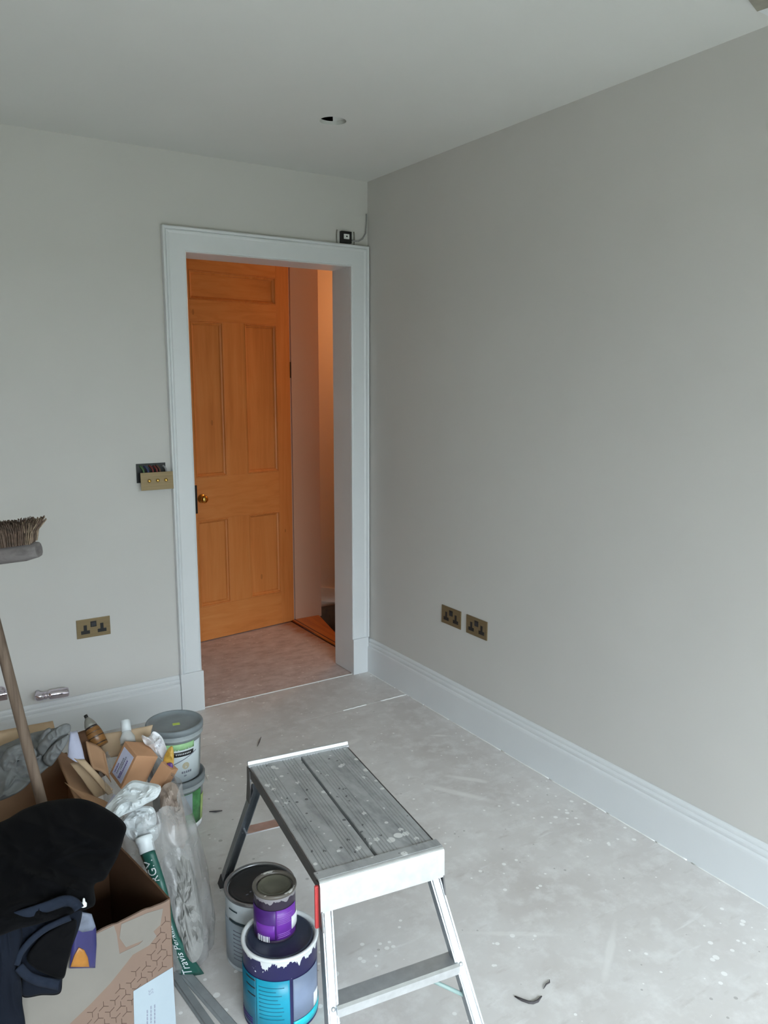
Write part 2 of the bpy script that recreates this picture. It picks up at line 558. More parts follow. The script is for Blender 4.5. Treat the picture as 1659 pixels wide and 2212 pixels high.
t = NT('clear_polythene')
n1 = t.noise(t.coord('Object'), 7, 5, 0.6, 0.6)
t.color((186, 185, 184)); t.set(0.2, 0, 0.5)
t.l(t.ramp(n1, [(0.3, (0.2, 0.2, 0.2, 1)), (0.75, (0.58, 0.58, 0.58, 1))]), t.b.inputs['Alpha'])
t.bump(n1, 0.5, 0.012)
M['clear_polythene'] = t.m
simple('clear_plastic', (228, 236, 240), 0.12, vary=0.01, Alpha=0.5)
simple('bag_green', (34, 84, 74), 0.4, vary=0.12, scale=14)
simple('white_film', (206, 212, 214), 0.4, vary=0.05, scale=18)
simple('tissue_white', (232, 232, 236), 0.7, vary=0.05, scale=20)
simple('wrapper_yellow', (190, 150, 66), 0.4, vary=0.15); simple('wrapper_purple', (92, 56, 120), 0.4)
simple('bottle_amber', (122, 84, 44), 0.35, vary=0.15); simple('bottle_dark', (40, 30, 28), 0.35)
simple('bottle_grey', (126, 124, 116), 0.4)
simple('packet_blue', (46, 43, 96), 0.3, vary=0.12, scale=12); simple('packet_orange', (150, 98, 32), 0.4, vary=0.12, scale=40, stretch=None)
simple('packet_grey', (96, 102, 116), 0.5, vary=0.15)

simple('pail_grey', (170, 177, 179), 0.45, vary=0.04); simple('pail_lid', (128, 136, 140), 0.5, vary=0.06, scale=16)
simple('pail_label', (216, 226, 230), 0.4, vary=0.01); simple('label_green', (166, 214, 154), 0.45, vary=0.06)
simple('label_beige', (198, 190, 164), 0.5); simple('label_leaf', (70, 128, 76), 0.4, vary=0.35, scale=24)
simple('label_leaf_edge', (172, 196, 120), 0.45, vary=0.1); simple('sticker_lime', (186, 206, 88), 0.5)
simple('pail_smear', (176, 182, 184), 0.5)

def m_splat(name, base, z0, span, white=(226, 230, 230), freq=38, rough=0.35):
    """tin wall with white paint run over its upper edge (z in object space)"""
    t = NT(name)
    tc = t.coord('Object')
    sx = t.n('ShaderNodeSeparateXYZ'); t.l(tc, sx.inputs[0])
    nz = t.noise(t.coord('Object', (1, 1, 0.28)), freq, 4, 0.6)
    f = t.math('ADD', t.math('DIVIDE', t.math('SUBTRACT', sx.outputs['Z'], z0), span), t.math('MULTIPLY', t.math('SUBTRACT', nz, 0.5), 2.6))
    n2 = t.noise(tc, 60, 3)
    drip = t.math('GREATER_THAN', f, 0.5)
    vo = t.voro(tc, 70)
    sp = t.math('MULTIPLY', t.math('LESS_THAN', vo.outputs['Distance'], 0.2), t.math('GREATER_THAN', n2, 0.60))
    sp = t.math('MULTIPLY', sp, t.math('GREATER_THAN', f, -1.2))
    t.color(t.mix(t.math('MAXIMUM', drip, sp), base, white))
    t.set(rough, 0, 0.5)
    M[name] = t.m

# ================================================================== THE ROOM
OPX0, OPX1, OPZ = -0.962, -0.108, 2.160      # finished door opening
WT = 0.165                                    # wall thickness at the doorway

# floor: two sheets of board with a filled joint near the doorway
JY = -0.408
fl = empty('floor', (0, 0, 0)); struct(fl)
MB().box((X_LEFT, Y_REAR, -0.02), (0, JY - 0.0015, 0)).build('floor_sheet', 'floor_board', fl)
MB().box((X_LEFT, JY + 0.0015, -0.02), (0, -0.012, 0)).build('floor_sheet', 'floor_board', fl)
MB().box((X_LEFT - 0.1, Y_REAR - 0.2, -0.06), (0.02, 0.0, -0.004)).build('underlay', 'dark_gap', fl)
# slivers of white filler left along the joint
for a, b in ((-0.395, -0.262), (-0.175, -0.022)):
    m = MB(); k = 9
    m.sheet(lambda u, w: (a + (b - a) * u, JY - 0.004 + 0.009 * w + 0.004 * mnoise.noise(Vector((u * 9 + a * 7, 0, 0))), 0.0012 + 0.0012 * math.sin(PI * w)), k, 2, 0.002)
    m.build('joint_filler', 'caulk_white', fl)

# walls
def wall_with_opening(name, mat, x0, x1, y0, y1, z1, ox0, ox1, oz0, oz1):
    m = MB()
    m.box((x0, y0, 0), (ox0, y1, z1)); m.box((ox1, y0, 0), (x1, y1, z1))
    m.box((ox0, y0, oz1), (ox1, y1, z1))
    if oz0 > 0: m.box((ox0, y0, 0), (ox1, y1, oz0))
    return struct(m.build(name, mat))
wall_with_opening('wall_back', 'wall_paint', X_LEFT - 0.1, 0.0, 0.0, WT, H + 0.1, OPX0 - 0.02, OPX1 + 0.02, 0, OPZ + 0.02)
struct(MB().box((0.0, Y_REAR, -0.02), (0.12, WT, H + 0.1)).build('wall_right', 'wall_paint'))
struct(MB().box((X_LEFT - 0.1, Y_REAR, -0.02), (X_LEFT, 0.0, H + 0.1)).build('wall_left', 'low_bounce_wall'))
wall_with_opening('wall_rear', 'low_bounce_wall', X_LEFT - 0.1, 0.12, Y_REAR - 0.2, Y_REAR, H + 0.1, WIN[0], WIN[1], WIN[2], WIN[3])

# ceiling with a round downlight cut-out
HC = Vector((-0.613, -0.742)); HR = 0.052
bm = bmesh.new()
n = 40
inner = [bm.verts.new((HC.x + HR * math.cos(2*PI*i/n), HC.y + HR * math.sin(2*PI*i/n), H)) for i in range(n)]
outer = [bm.verts.new(c) for c in ((X_LEFT, Y_REAR, H), (0, Y_REAR, H), (0, 0, H), (X_LEFT, 0, H))]
es = [bm.edges.new((inner[i], inner[(i+1) % n])) for i in range(n)] + [bm.edges.new((outer[i], outer[(i+1) % 4])) for i in range(4)]
bmesh.ops.triangle_fill(bm, edges=es, use_beauty=True)
for f in list(bm.faces):
    c = f.calc_center_median()
    if (Vector((c.x, c.y)) - HC).length < HR * 0.9 and all((Vector((v.co.x, v.co.y)) - HC).length < HR * 1.01 for v in f.verts):
        bm.faces.remove(f)
ret = bmesh.ops.extrude_face_region(bm, geom=list(bm.faces))
for e in ret['geom']:
    if isinstance(e, bmesh.types.BMVert): e.co.z += 0.015
bmesh.ops.recalc_face_normals(bm, faces=bm.faces)
me = bpy.data.meshes.new('ceiling'); bm.to_mesh(me); bm.free(); me.materials.append(M['ceiling_paint'])
ce = bpy.data.objects.new('ceiling', me); COL.objects.link(ce); struct(ce)
# void over the plasterboard and the white sleeve seen inside the cut-out
MB().box((X_LEFT - 0.1, Y_REAR - 0.2, H + 0.098), (0.12, WT, H + 0.14)).build('void_backing', 'dark_gap', ce)  # near-black sheet puts the shade of the void into its colour
m = MB()
m.loft([[Vector((HC.x + r * math.cos(-0.9 + 2.0*i/n), HC.y + r * math.sin(-0.9 + 2.0*i/n), H + z)) for i in range(n)] for r, z in ((0.053, 0.016), (0.051, 0.06), (0.056, 0.06), (0.058, 0.016), (0.053, 0.016))], True, False, False)
m.build('cutout_sleeve', 'ceiling_paint', ce)

# small boxed fitting by the ceiling at the top right of the view
simple('hatch_grey', (150, 146, 134), 0.7)
fx = empty('ceiling_hatch', (-0.1, -2.25, H))
tag(fx, 'dark grey ceiling hatch with a white edge at the top right corner', 'hatch')
a = on(1636, 18, 2, H - 0.004); b = on(1621, -2, 2, H - 0.004); c = on(1668, 7, 2, H - 0.004)
e1 = (b - a); e2 = (c - a)
MB().loft([[a + Vector((0,0,z)), a + e2*2.2 + Vector((0,0,z)), a + e2*2.2 + e1*4 + Vector((0,0,z)), a + e1*4 + Vector((0,0,z))] for z in (-0.008, 0.0038)]).build('panel', 'hatch_grey', fx)
d = on(1668, 35, 2, H - 0.004)
MB().loft([[a + Vector((0,0,z)), d + Vector((0,0,z)) + (d-a)*0.8, a + e2*2.1 + Vector((0,0,z))] for z in (-0.005, 0.0038)]).build('edge_strip', 'gloss_white', fx)

# skirting boards: moulded profile (distance from wall, height)
SKP = [(0, 0), (0.020, 0), (0.020, 0.138), (0.0185, 0.146), (0.0135, 0.152), (0.0155, 0.158), (0.0160, 0.165), (0.0130, 0.171),
       (0.0095, 0.173), (0.0105, 0.178), (0.0100, 0.184), (0.0065, 0.190), (0.003, SKH), (0, SKH)]
def skirting(name, a, b, nrm):
    a, b, nrm = Vector(a), Vector(b), Vector(nrm)
    m = MB()
    m.loft([[p + nrm * q + Vector((0, 0, z)) for q, z in SKP] for p in (a, b)])
    return struct(m.build(name, 'gloss_white'))
sr = skirting('baseboard_right', (0, -0.004, 0), (0, Y_REAR, 0), (-1, 0, 0))
skirting('baseboard_back', (X_LEFT, 0, 0), (-1.071, 0, 0), (0, -1, 0))
skirting('baseboard_left', (X_LEFT, Y_REAR, 0), (X_LEFT, 0, 0), (1, 0, 0))
# bead of caulk where the right skirting meets the floor, broken in places
y = -0.03
while y > -3.3:
    L = RND.uniform(0.08, 0.34)
    m = MB()
    k = 12
    m.tube([(-0.0212 + RND.uniform(-0.0008, 0.0008), y - L * i / k, 0.001) for i in range(k + 1)], [0.0014 + RND.uniform(0, 0.0016) for _ in range(k + 1)], 6)
    m.build('caulk_bead', 'caulk_white', sr)
    y -= L + RND.choice((0.004, 0.006, 0.02, 0.035))

# door casing: architrave legs and head (mitred), plinth blocks, lining
tr = empty('trim_1', (-0.53, 0, 0)); struct(tr)
AW = 0.106
# profile across the width: (distance from inner edge, thickness)
AP = [(0.0, 0.0), (0.0, 0.016), (0.003, 0.019), (0.006, 0.0165), (0.010, 0.018), (0.076, 0.0185), (0.080, 0.0205), (0.0845, 0.0225), (0.089, 0.022),
      (0.0915, 0.0185), (0.094, 0.024), (0.100, 0.0275), (0.1045, 0.026), (AW, 0.021), (AW, 0.0)]
PZ = 0.200
def st(x, z, sx, sz, wd=1.0):
    return [Vector((x + sx * q * wd, -tk, z + sz * q)) for q, tk in AP]
MB().loft([st(OPX0, PZ, -1, 0), st(OPX0, OPZ, -1, 1)]).build('architrave_leg', 'gloss_white', tr)
MB().loft([st(OPX1, PZ, 1, 0, 0.985), st(OPX1, OPZ, 1, 1, 0.985)]).build('architrave_leg', 'gloss_white', tr)
MB().loft([st(OPX0, OPZ, -1, 1), st(OPX1, OPZ, 1, 1, 0.985)]).build('architrave_head', 'gloss_white', tr)
for x0, x1 in ((OPX0 - AW - 0.002, OPX0 + 0.005), (OPX1 - 0.001, OPX1 + 0.094)):
    MB().box((x0, -0.030, 0), (x1, 0, PZ)).build('plinth_block', 'gloss_white', tr, bevel=0.0015)
MB().box((OPX0 - 0.02, 0.001, 0.004), (OPX0, WT + 0.012, OPZ + 0.02)).build('lining', 'gloss_white', tr)
MB().box((OPX1, 0.001, 0.004), (OPX1 + 0.02, WT + 0.012, OPZ + 0.02)).build('lining', 'gloss_white', tr)
MB().box((OPX0, 0.001, OPZ), (OPX1, WT + 0.012, OPZ + 0.02)).build('lining', 'gloss_white', tr)
# thin white strip across the threshold
m = MB()
m.sheet(lambda u, w: (OPX0 - 0.002 + (OPX1 - OPX0) * u, -0.016 + 0.008 * w + 0.0012 * mnoise.noise(Vector((u * 14, 0, 0))), 0.0015 + 0.0015 * math.sin(PI * w)), 40, 2, 0.002)
struct(m.build('trim_2', 'caulk_white'))

# glazed doors behind the camera that let the daylight in
wn = empty('window_1', ((WIN[0] + WIN[1]) / 2, Y_REAR - 0.1, WIN[2])); struct(wn)
nx = 3
pw = (WIN[1] - WIN[0]) / nx
m = MB()
m.box((WIN[0], Y_REAR - 0.12, WIN[2]), (WIN[1], Y_REAR - 0.06, WIN[2] + 0.06)); m.box((WIN[0], Y_REAR - 0.12, WIN[3] - 0.06), (WIN[1], Y_REAR - 0.06, WIN[3]))
for i in range(nx + 1):
    x = WIN[0] + pw * i
    m.box((max(WIN[0], x - 0.035), Y_REAR - 0.12, WIN[2] + 0.06), (min(WIN[1], x + 0.035), Y_REAR - 0.06, WIN[3] - 0.06))
m.build('window_frame', 'gloss_white', wn)
simple('dark_ground', (62, 70, 48), 0.95)
simple('blocker_green', (48, 58, 40), 0.95)
struct(MB().box((-40, -60, -0.3), (40, Y_REAR - 0.2, -0.15)).build('ground', 'dark_ground'))  # unseen ground added dark so little light bounces up to the ceiling
struct(MB().box((-30, -13.4, -0.3), (30, -12.2, 2.2)).build('sky_blocker', 'blocker_green'))  # unseen block added to cut off the low sky

# ================================================================== THE HALL BEYOND
struct(MB().box((-1.6, -0.011, -0.02), (0.028, 1.12, 0)).build('floor_hall', 'hall_floor'))
# pine door with five panels standing across the hall
DA = math.atan2(0.088, 0.668)
dd = Vector((math.cos(DA), math.sin(DA), 0)); dn = Vector((math.sin(DA), -math.cos(DA), 0))   # along, towards the room
DB = Vector((0.045, 1.022, 0.006))
dr = empty('door_1', DB); struct(dr)
def dbox(s0, s1, z0, z1, t0, t1):
    m = MB()
    m.obox(DB + dd * s0 + dn * t0 + Vector((0, 0, z0)), dd * (s1 - s0), dn * (t1 - t0), Vector((0, 0, z1 - z0)))
    return m
SX = [-0.768, -0.672, -0.463, -0.318, -0.090, 0.006]
TD = -0.042
DH = 2.315
dbox(SX[0], SX[1], 0, DH, TD, 0).build('stile', 'pine', dr, bevel=0.0015)
dbox(SX[4], SX[5], 0, DH, TD, 0).build('stile', 'pine', dr, bevel=0.0015)
for z0, z1 in ((0, 0.215), (0.752, 1.012), (1.922, 2.042), (2.208, DH)):
    dbox(SX[1], SX[4], z0, z1, TD, 0).build('rail', 'pine_across', dr, bevel=0.0012)
for z0, z1 in ((0.215, 0.752), (1.012, 1.922)):
    dbox(SX[2], SX[3], z0, z1, TD, -0.0006).build('muntin', 'pine', dr, bevel=0.0012)
for s0, s1, z0, z1 in ((SX[1], SX[2], 0.215, 0.752), (SX[3], SX[4], 0.215, 0.752), (SX[1], SX[2], 1.012, 1.922), (SX[3], SX[4], 1.012, 1.922), (SX[1], SX[4], 2.042, 2.208)):
    pn = dbox(s0, s1, z0, z1, -0.034, -0.019).build('panel', 'pine' if s1 - s0 < 0.4 else 'pine_across', dr)
    # moulding strip round each panel
    prof = [(0, -0.019), (0, -0.001), (0.003, 0.0035), (0.007, 0.003), (0.010, -0.006), (0.017, -0.010), (0.022, -0.0185)]
    m = MB()
    rings = []
    for cs, cz, qs, qz in ((s0, z0, 1, 1), (s1, z0, -1, 1), (s1, z1, -1, -1), (s0, z1, 1, -1)):
        rings.append([DB + dd * (cs + qs * q) + dn * tk + Vector((0, 0, cz + qz * q)) for q, tk in prof])
    rings.append(rings[0])
    m.loft(rings, False, False, False)
    m.build('panel_moulding', 'pine', dr)
kb = DB + dd * -0.640 + Vector((0, 0, 0.886))
m = MB().lathe([(0.0, 0.052), (0.010, 0.0515), (0.019, 0.047), (0.0235, 0.039), (0.0225, 0.030), (0.015, 0.023), (0.0085, 0.018), (0.0085, 0.006), (0.026, 0.005), (0.027, 0.001), (0.027, 0.0)], 28, kb, dn)
m.build('knob', 'polished_brass', dr)
dbox(-0.69, -0.672, 0.80, 0.97, 0, 0.008).build('edge_shadow', 'black_plastic', dr, bevel=0.001)  # black plate painted in for the shadow at the door edge
dbox(0.006, 0.012, 1.60, 1.70, -0.02, 0.004).build('hinge', 'bottle_dark', dr)
# jamb, hall walls
m_wall('jamb_pink', (208, 172, 148))  # even pinkish base colour for the jamb face
jm = empty('trim_3', (0.1, 1.03, 0)); struct(jm)
MB().box((0.064, 1.030, 0), (0.262, 1.30, 2.6)).build('jamb_lining', 'jamb_pink', jm, bevel=0.002)
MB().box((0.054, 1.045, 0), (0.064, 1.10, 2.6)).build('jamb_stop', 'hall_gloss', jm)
struct(MB().box((-1.7, 1.10, 0), (0.064, 1.20, 2.7)).build('wall_hall', 'hall_paint'))
struct(MB().box((-1.7, WT, 0), (-1.6, 1.10, 2.7)).build('wall_hall_left', 'hall_paint'))
struct(MB().box((0.262, 1.30, -1.2), (1.6, 1.40, 2.7)).build('wall_stair', 'hall_paint'))
struct(MB().box((1.5, WT, -1.2), (1.6, 1.30, 2.7)).build('wall_stair_right', 'hall_paint'))
struct(MB().box((0.12, WT - 0.06, -1.2), (1.5, WT, 2.7)).build('wall_stair_front', 'hall_paint'))
struct(MB().box((-1.7, 0.0, 2.62), (1.6, 1.40, 2.7)).build('ceiling_hall', 'ceiling_paint'))
# raked skirting on the stair wall
m = MB()
def rk(x): return 0.022 - (x - 0.39) * 0.22
m.add([(x, yy, rk(x) + dz) for x in (0.262, 1.5) for yy in (1.285, 1.30) for dz in (0, 0.104)], [(0,1,5,4),(0,4,6,2),(1,3,7,5),(2,6,7,3),(0,2,3,1),(4,5,7,6)])
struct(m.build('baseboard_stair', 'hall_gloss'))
# winder stair going down to the right of the hall
stc = empty('staircase', (0.15, 0.75, 0))
tag(stc, 'pine winder staircase leading off beside the open hall door', 'stairs')
def poly(name, pts, z0, z1, mat, bevel=0.0):
    return MB().loft([[Vector((x, y, z)) for x, y in pts] for z in (z0, z1)]).build(name, mat, stc, bevel=bevel)
poly('tread', [(0.046, 1.028), (0.046, 0.178), (0.075, 0.178), (0.150, 0.640), (0.236, 1.012), (0.236, 1.028)], -0.03, 0.010, 'stair_pine')
MB().tube([(0.043, 0.178, 0.004), (0.043, 1.026, 0.004)], 0.0085, 10).build('nosing', 'stair_pine', stc)
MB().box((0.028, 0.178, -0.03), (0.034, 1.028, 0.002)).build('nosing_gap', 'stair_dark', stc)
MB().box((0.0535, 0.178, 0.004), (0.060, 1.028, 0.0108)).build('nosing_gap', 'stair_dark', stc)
MB().box((0.020, 1.029, -0.05), (0.262, 1.298, -0.004)).build('leak_filler', 'stair_dark', stc)  # filler added to stop the sky showing through beside the door
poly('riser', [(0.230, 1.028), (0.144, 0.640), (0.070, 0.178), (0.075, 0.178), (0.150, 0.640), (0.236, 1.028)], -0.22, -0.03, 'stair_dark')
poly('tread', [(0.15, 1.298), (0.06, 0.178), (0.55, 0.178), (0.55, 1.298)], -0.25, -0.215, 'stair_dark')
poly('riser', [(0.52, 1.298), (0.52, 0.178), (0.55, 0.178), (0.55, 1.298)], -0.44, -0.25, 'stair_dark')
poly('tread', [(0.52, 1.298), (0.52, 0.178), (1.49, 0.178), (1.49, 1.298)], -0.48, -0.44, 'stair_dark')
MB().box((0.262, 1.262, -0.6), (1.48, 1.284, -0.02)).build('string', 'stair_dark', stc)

# warm lamp in the stairwell, out of sight past the door casing
lp = empty('hall_pendant', (1.05, 0.96, 2.62))
tag(lp, 'warm pendant lamp hanging in the stairwell beyond the doorway', 'lamp')
MB().tube([(1.05, 0.96, 2.618), (1.05, 0.96, 2.30)], 0.003, 8).build('flex', 'white_plastic', lp)
MB().lathe([(0.05, 0.0), (0.05, 0.012), (0.012, 0.03)], 24, (1.05, 0.96, 2.588)).build('ceiling_rose', 'white_plastic', lp)
MB().lathe([(0.015, 0), (0.018, 0.03), (0.01, 0.06)], 20, (1.05, 0.96, 2.24)).build('lamp_holder', 'white_plastic', lp)
t = NT('lamp_glow'); t.color((255, 220, 170)); t.b.inputs['Emission Color'].default_value = (1.0, 0.50, 0.20, 1); t.b.inputs['Emission Strength'].default_value = 20; M['lamp_glow'] = t.m
MB().lathe([(0.0, -0.06), (0.02, -0.055), (0.03, -0.03), (0.025, 0.0), (0.014, 0.03)], 24, (1.05, 0.96, 2.22)).build('bulb', 'lamp_glow', lp)
L = bpy.data.lights.new('bulb_light', 'POINT'); L.energy = 10.5; L.color = (1.0, 0.48, 0.20); L.shadow_soft_size = 0.06
lo = bpy.data.objects.new('bulb_light', L); COL.objects.link(lo); lo.location = (1.05, 0.96, 2.10)
# ================================================================== FITTINGS ON THE WALLS
def frame_box(m, O, R_, U_, N_, x0, x1, z0, z1, n0, n1):
    return m.obox(O + R_ * x0 + U_ * z0 + N_ * n0, R_ * (x1 - x0), U_ * (z1 - z0), N_ * (n1 - n0))

def socket(O, R_, N_, label):
    """twin wall socket: O is the lower left corner of the plate on the wall"""
    O, R_, N_ = Vector(O), Vector(R_), Vector(N_)
    U_ = Vector((0, 0, 1))
    e = empty('wall_socket', O)
    tag(e, label, 'socket', 'brass twin sockets')
    frame_box(MB(), O, R_, U_, N_, 0, 0.146, 0, 0.086, 0, 0.0045).build('plate', 'satin_brass', e, bevel=0.0012)
    for cx in (0.037, 0.109):
        m = MB()
        frame_box(m, O, R_, U_, N_, cx - 0.007, cx + 0.007, 0.032, 0.059, 0.004, 0.0052)
        frame_box(m, O, R_, U_, N_, cx - 0.019, cx + 0.019, 0.018, 0.034, 0.004, 0.0054)
        m.build('pin_shutter', 'black_plastic', e)
    sw = frame_box(MB(), O, R_, U_, N_, 0.060, 0.086, 0.047, 0.073, 0.004, 0.0056).build('switch', 'black_plastic', e, bevel=0.0006)
    frame_box(MB(), O, R_, U_, N_, 0.064, 0.082, 0.050, 0.066, 0.0056, 0.0072).build('rocker', 'dark_plastic', sw, bevel=0.0008)
    return e
socket((-1.5241, 0, 0.4535), (1, 0, 0), (0, -1, 0), 'brass twin socket on the back wall left of the doorway')
socket((0, -0.678, 0.4587), (0, -1, 0), (-1, 0, 0), 'brass twin socket on the right wall, the one nearer the door corner')
socket((0, -0.8649, 0.4587), (0, -1, 0), (-1, 0, 0), 'brass twin socket on the right wall, the one further from the door corner')

# three gang dimmer plate hanging out of its back box
e = empty('dimmer_switch', (-1.16, 0, 1.14))
tag(e, 'brass three-knob dimmer switch pulled out of its dark wall recess, painted on as a black plate', 'switch')
MB().box((-1.226, -0.002, 1.135), (-1.092, 0.0, 1.222)).build('recess_plate', 'black_plastic', e, bevel=0.0008)  # flat black plate stands in for the dark recess in the wall
for i, (x, mt) in enumerate(((-1.210, 'wire_green'), (-1.190, 'wire_blue'), (-1.168, 'wire_red'), (-1.150, 'wire_red'), (-1.136, 'wire_brown'), (-1.108, 'wire_grey'))):
    MB().tube([(x, -0.002, 1.212 - 0.004 * (i % 2)), (x + 0.004, -0.012, 1.208), (x + 0.010, -0.024, 1.196), (x + 0.012, -0.030, 1.17)], 0.0042, 8).build('wire', mt, e)
O = Vector((-1.219, -0.040, 1.104)); R_ = Vector((0.997, -0.045, 0.006)).normalized(); U_ = Vector((0.02, 0.10, 0.99)).normalized(); N_ = R_.cross(U_).normalized()
if N_.y > 0: N_ = -N_
pt = frame_box(MB(), O, R_, U_, N_, 0, 0.146, 0, 0.080, 0, 0.004).build('plate', 'satin_brass', e, bevel=0.001)
frame_box(MB(), O, R_, U_, N_, 0.015, 0.131, 0.012, 0.066, -0.02, 0).build('module', 'black_plastic', e, bevel=0.001)
for cx in (0.037, 0.075, 0.112):
    MB().lathe([(0.0075, 0.003), (0.0075, 0.012), (0.006, 0.014), (0, 0.0142)], 20, O + R_ * cx + U_ * 0.042, N_).build('knob', 'polished_brass', pt)

# cable box over the corner of the door casing
e = empty('cable_box', (-0.134, 0, 2.30))
tag(e, 'small black cable box with a white face above the door casing corner', 'cable box')
MB().box((-0.164, -0.020, 2.272), (-0.104, 0, 2.328)).build('body', 'black_plastic', e, bevel=0.002)
MB().box((-0.151, -0.0235, 2.290), (-0.120, -0.020, 2.314)).build('face', 'white_plastic', e, bevel=0.0008)
MB().box((-0.139, -0.0245, 2.299), (-0.131, -0.0235, 2.306)).build('terminal', 'black_plastic', e)
for cx, sg in ((-0.178, -1), (-0.087, 1)):
    MB().tube([(cx + sg * 0.006 * math.cos(a), -0.006, 2.300 + 0.036 * math.sin(a)) for a in [(-1.1 + 2.2 * i / 10) for i in range(11)]], 0.003, 8).build('clip', 'bottle_grey', e)
MB().tube([(-0.106, -0.010, 2.290), (-0.085, -0.012, 2.286), (-0.060, -0.011, 2.288), (-0.035, -0.010, 2.302), (-0.016, -0.008, 2.330), (-0.010, -0.007, 2.38), (-0.009, -0.006, 2.425)], 0.0035, 8).build('cable', 'wire_grey', e)

# chrome radiator valves left on the back wall
e = empty('radiator_valve', (-1.66, 0, 0.235))
tag(e, 'chrome radiator valve on the back wall just above the skirting', 'valve')
vx = -1.702
MB().tube([(vx, 0, 0.243), (vx, -0.05, 0.243)], 0.011, 16).build('pipe_tail', 'chrome', e)
MB().lathe([(0, -0.022), (0.011, -0.021), (0.018, -0.012), (0.0195, 0), (0.018, 0.012), (0.013, 0.02)], 24, (vx, -0.055, 0.243), (1, 0, -0.04)).build('valve_body', 'chrome', e)
MB().lathe([(0.013, 0.016), (0.017, 0.018), (0.017, 0.027), (0.012, 0.030), (0.012, 0.034), (0.020, 0.038), (0.0215, 0.044), (0.0215, 0.112), (0.0195, 0.117), (0, 0.117)], 28, (vx, -0.055, 0.243), (1, 0, -0.04)).build('valve_head', 'chrome', e)
e = empty('pipe_bracket', (-1.85, 0, 0.275))
tag(e, 'chrome pipe stub with a collar at the left edge of the back wall', 'pipe fitting')
MB().lathe([(0.026, 0), (0.026, 0.004), (0.016, 0.010), (0.012, 0.012), (0.012, 0.045), (0.018, 0.047), (0.018, 0.056), (0.0, 0.056)], 24, (-1.850, 0, 0.277), (0, -1, 0)).build('collar', 'chrome', e)
MB().box((-1.875, -0.07, 0.262), (-1.829, -0.056, 0.292)).build('nut', 'chrome', e, bevel=0.003)

# ================================================================== STEP PLATFORM
SH = 0.50
sp = empty('step_platform', (-1.265, -1.885, 0))
tag(sp, 'folding aluminium step platform with paint-spotted ribbed deck', 'step stool')
A_ = Vector((-0.132, -0.991, 0)).normalized()          # along the deck, towards the camera
B_ = Vector((-A_.y, A_.x, 0))                          # across the deck
if B_.x < 0: B_ = -B_
P0 = Vector((-1.375, -1.580, 0))                       # far left corner of the deck
DL, DW = 0.592, 0.300
Z = Vector((0, 0, 1))
def sd(a, b, z): return P0 + A_ * a + B_ * b + Z * z
# two ribbed deck planks
def plank(b0, b1):
    m = MB(); prof = []
    nr = 7
    w = (b1 - b0)
    prof.append((b0, SH - 0.028)); prof.append((b0, SH - 0.002)); prof.append((b0 + 0.002, SH))
    for grp in (0.22, 0.75):
        for i in range(5):
            c = b0 + w * grp + (i - 2) * 0.0085
            prof += [(c - 0.0030, SH), (c - 0.0018, SH - 0.0022), (c + 0.0018, SH - 0.0022), (c + 0.0030, SH)]
    prof.append((b1 - 0.002, SH)); prof.append((b1, SH - 0.002)); prof.append((b1, SH - 0.028))
    prof.append((b1 - 0.003, SH - 0.028)); prof.append((b1 - 0.003, SH - 0.006)); prof.append((b0 + 0.003, SH - 0.006)); prof.append((b0 + 0.003, SH - 0.028))
    m.loft([[sd(a, b, z) for b, z in prof] for a in (0.008, DL - 0.012)])
    return m
plank(0.0, 0.146).build('deck_plank', 'alu_deck', sp)
plank(0.154, DW).build('deck_plank', 'alu_deck', sp)
MB().obox(sd(0.01, 0.147, SH - 0.026), A_ * (DL - 0.03), B_ * 0.006, Z * 0.012).build('deck_gap', 'alu_dark', sp)
# side rails
for b0 in (-0.004, DW + 0.001):
    m = MB().obox(sd(0.004, b0, SH - 0.032), A_ * (DL - 0.01), B_ * 0.003, Z * 0.030)
    m.build('side_rail', 'alu_dark', sp)
# end caps: far upstand, near rolled lip
m = MB()
pr = [(0.012, SH + 0.002), (0.006, SH + 0.003), (0.004, SH + 0.012), (0.000, SH + 0.013), (-0.003, SH + 0.010), (-0.004, SH - 0.055), (0.000, SH - 0.055), (0.001, SH - 0.002), (0.012, SH - 0.002)]
m.loft([[sd(a, b, z) for a, z in pr] for b in (-0.006, DW + 0.006)])
m.build('end_cap', 'alu_bright', sp)
m = MB()
pr = [(DL - 0.034, SH - 0.001), (DL - 0.034, SH + 0.0022), (DL - 0.006, SH + 0.0022)]
for i in range(1, 8):
    an = PI / 2 * i / 7
    pr.append((DL - 0.006 + 0.014 * math.sin(an), SH - 0.0118 + 0.014 * math.cos(an)))
pr += [(DL + 0.010, SH - 0.072), (DL + 0.008, SH - 0.072)]
for i in range(0, 8):
    an = PI / 2 * (1 - i / 7)
    pr.append((DL - 0.006 + 0.0115 * math.sin(an), SH - 0.0118 + 0.0115 * math.cos(an)))
m.loft([[sd(a, b, z) for a, z in pr] for b in (-0.008, DW + 0.008)])
m.build('end_cap', 'alu_bright', sp)
MB().obox(sd(DL - 0.033, -0.007, SH + 0.0022), A_ * 0.028, B_ * (DW + 0.014), Z * 0.0005).build('worn_lip', 'alu_deck', sp)
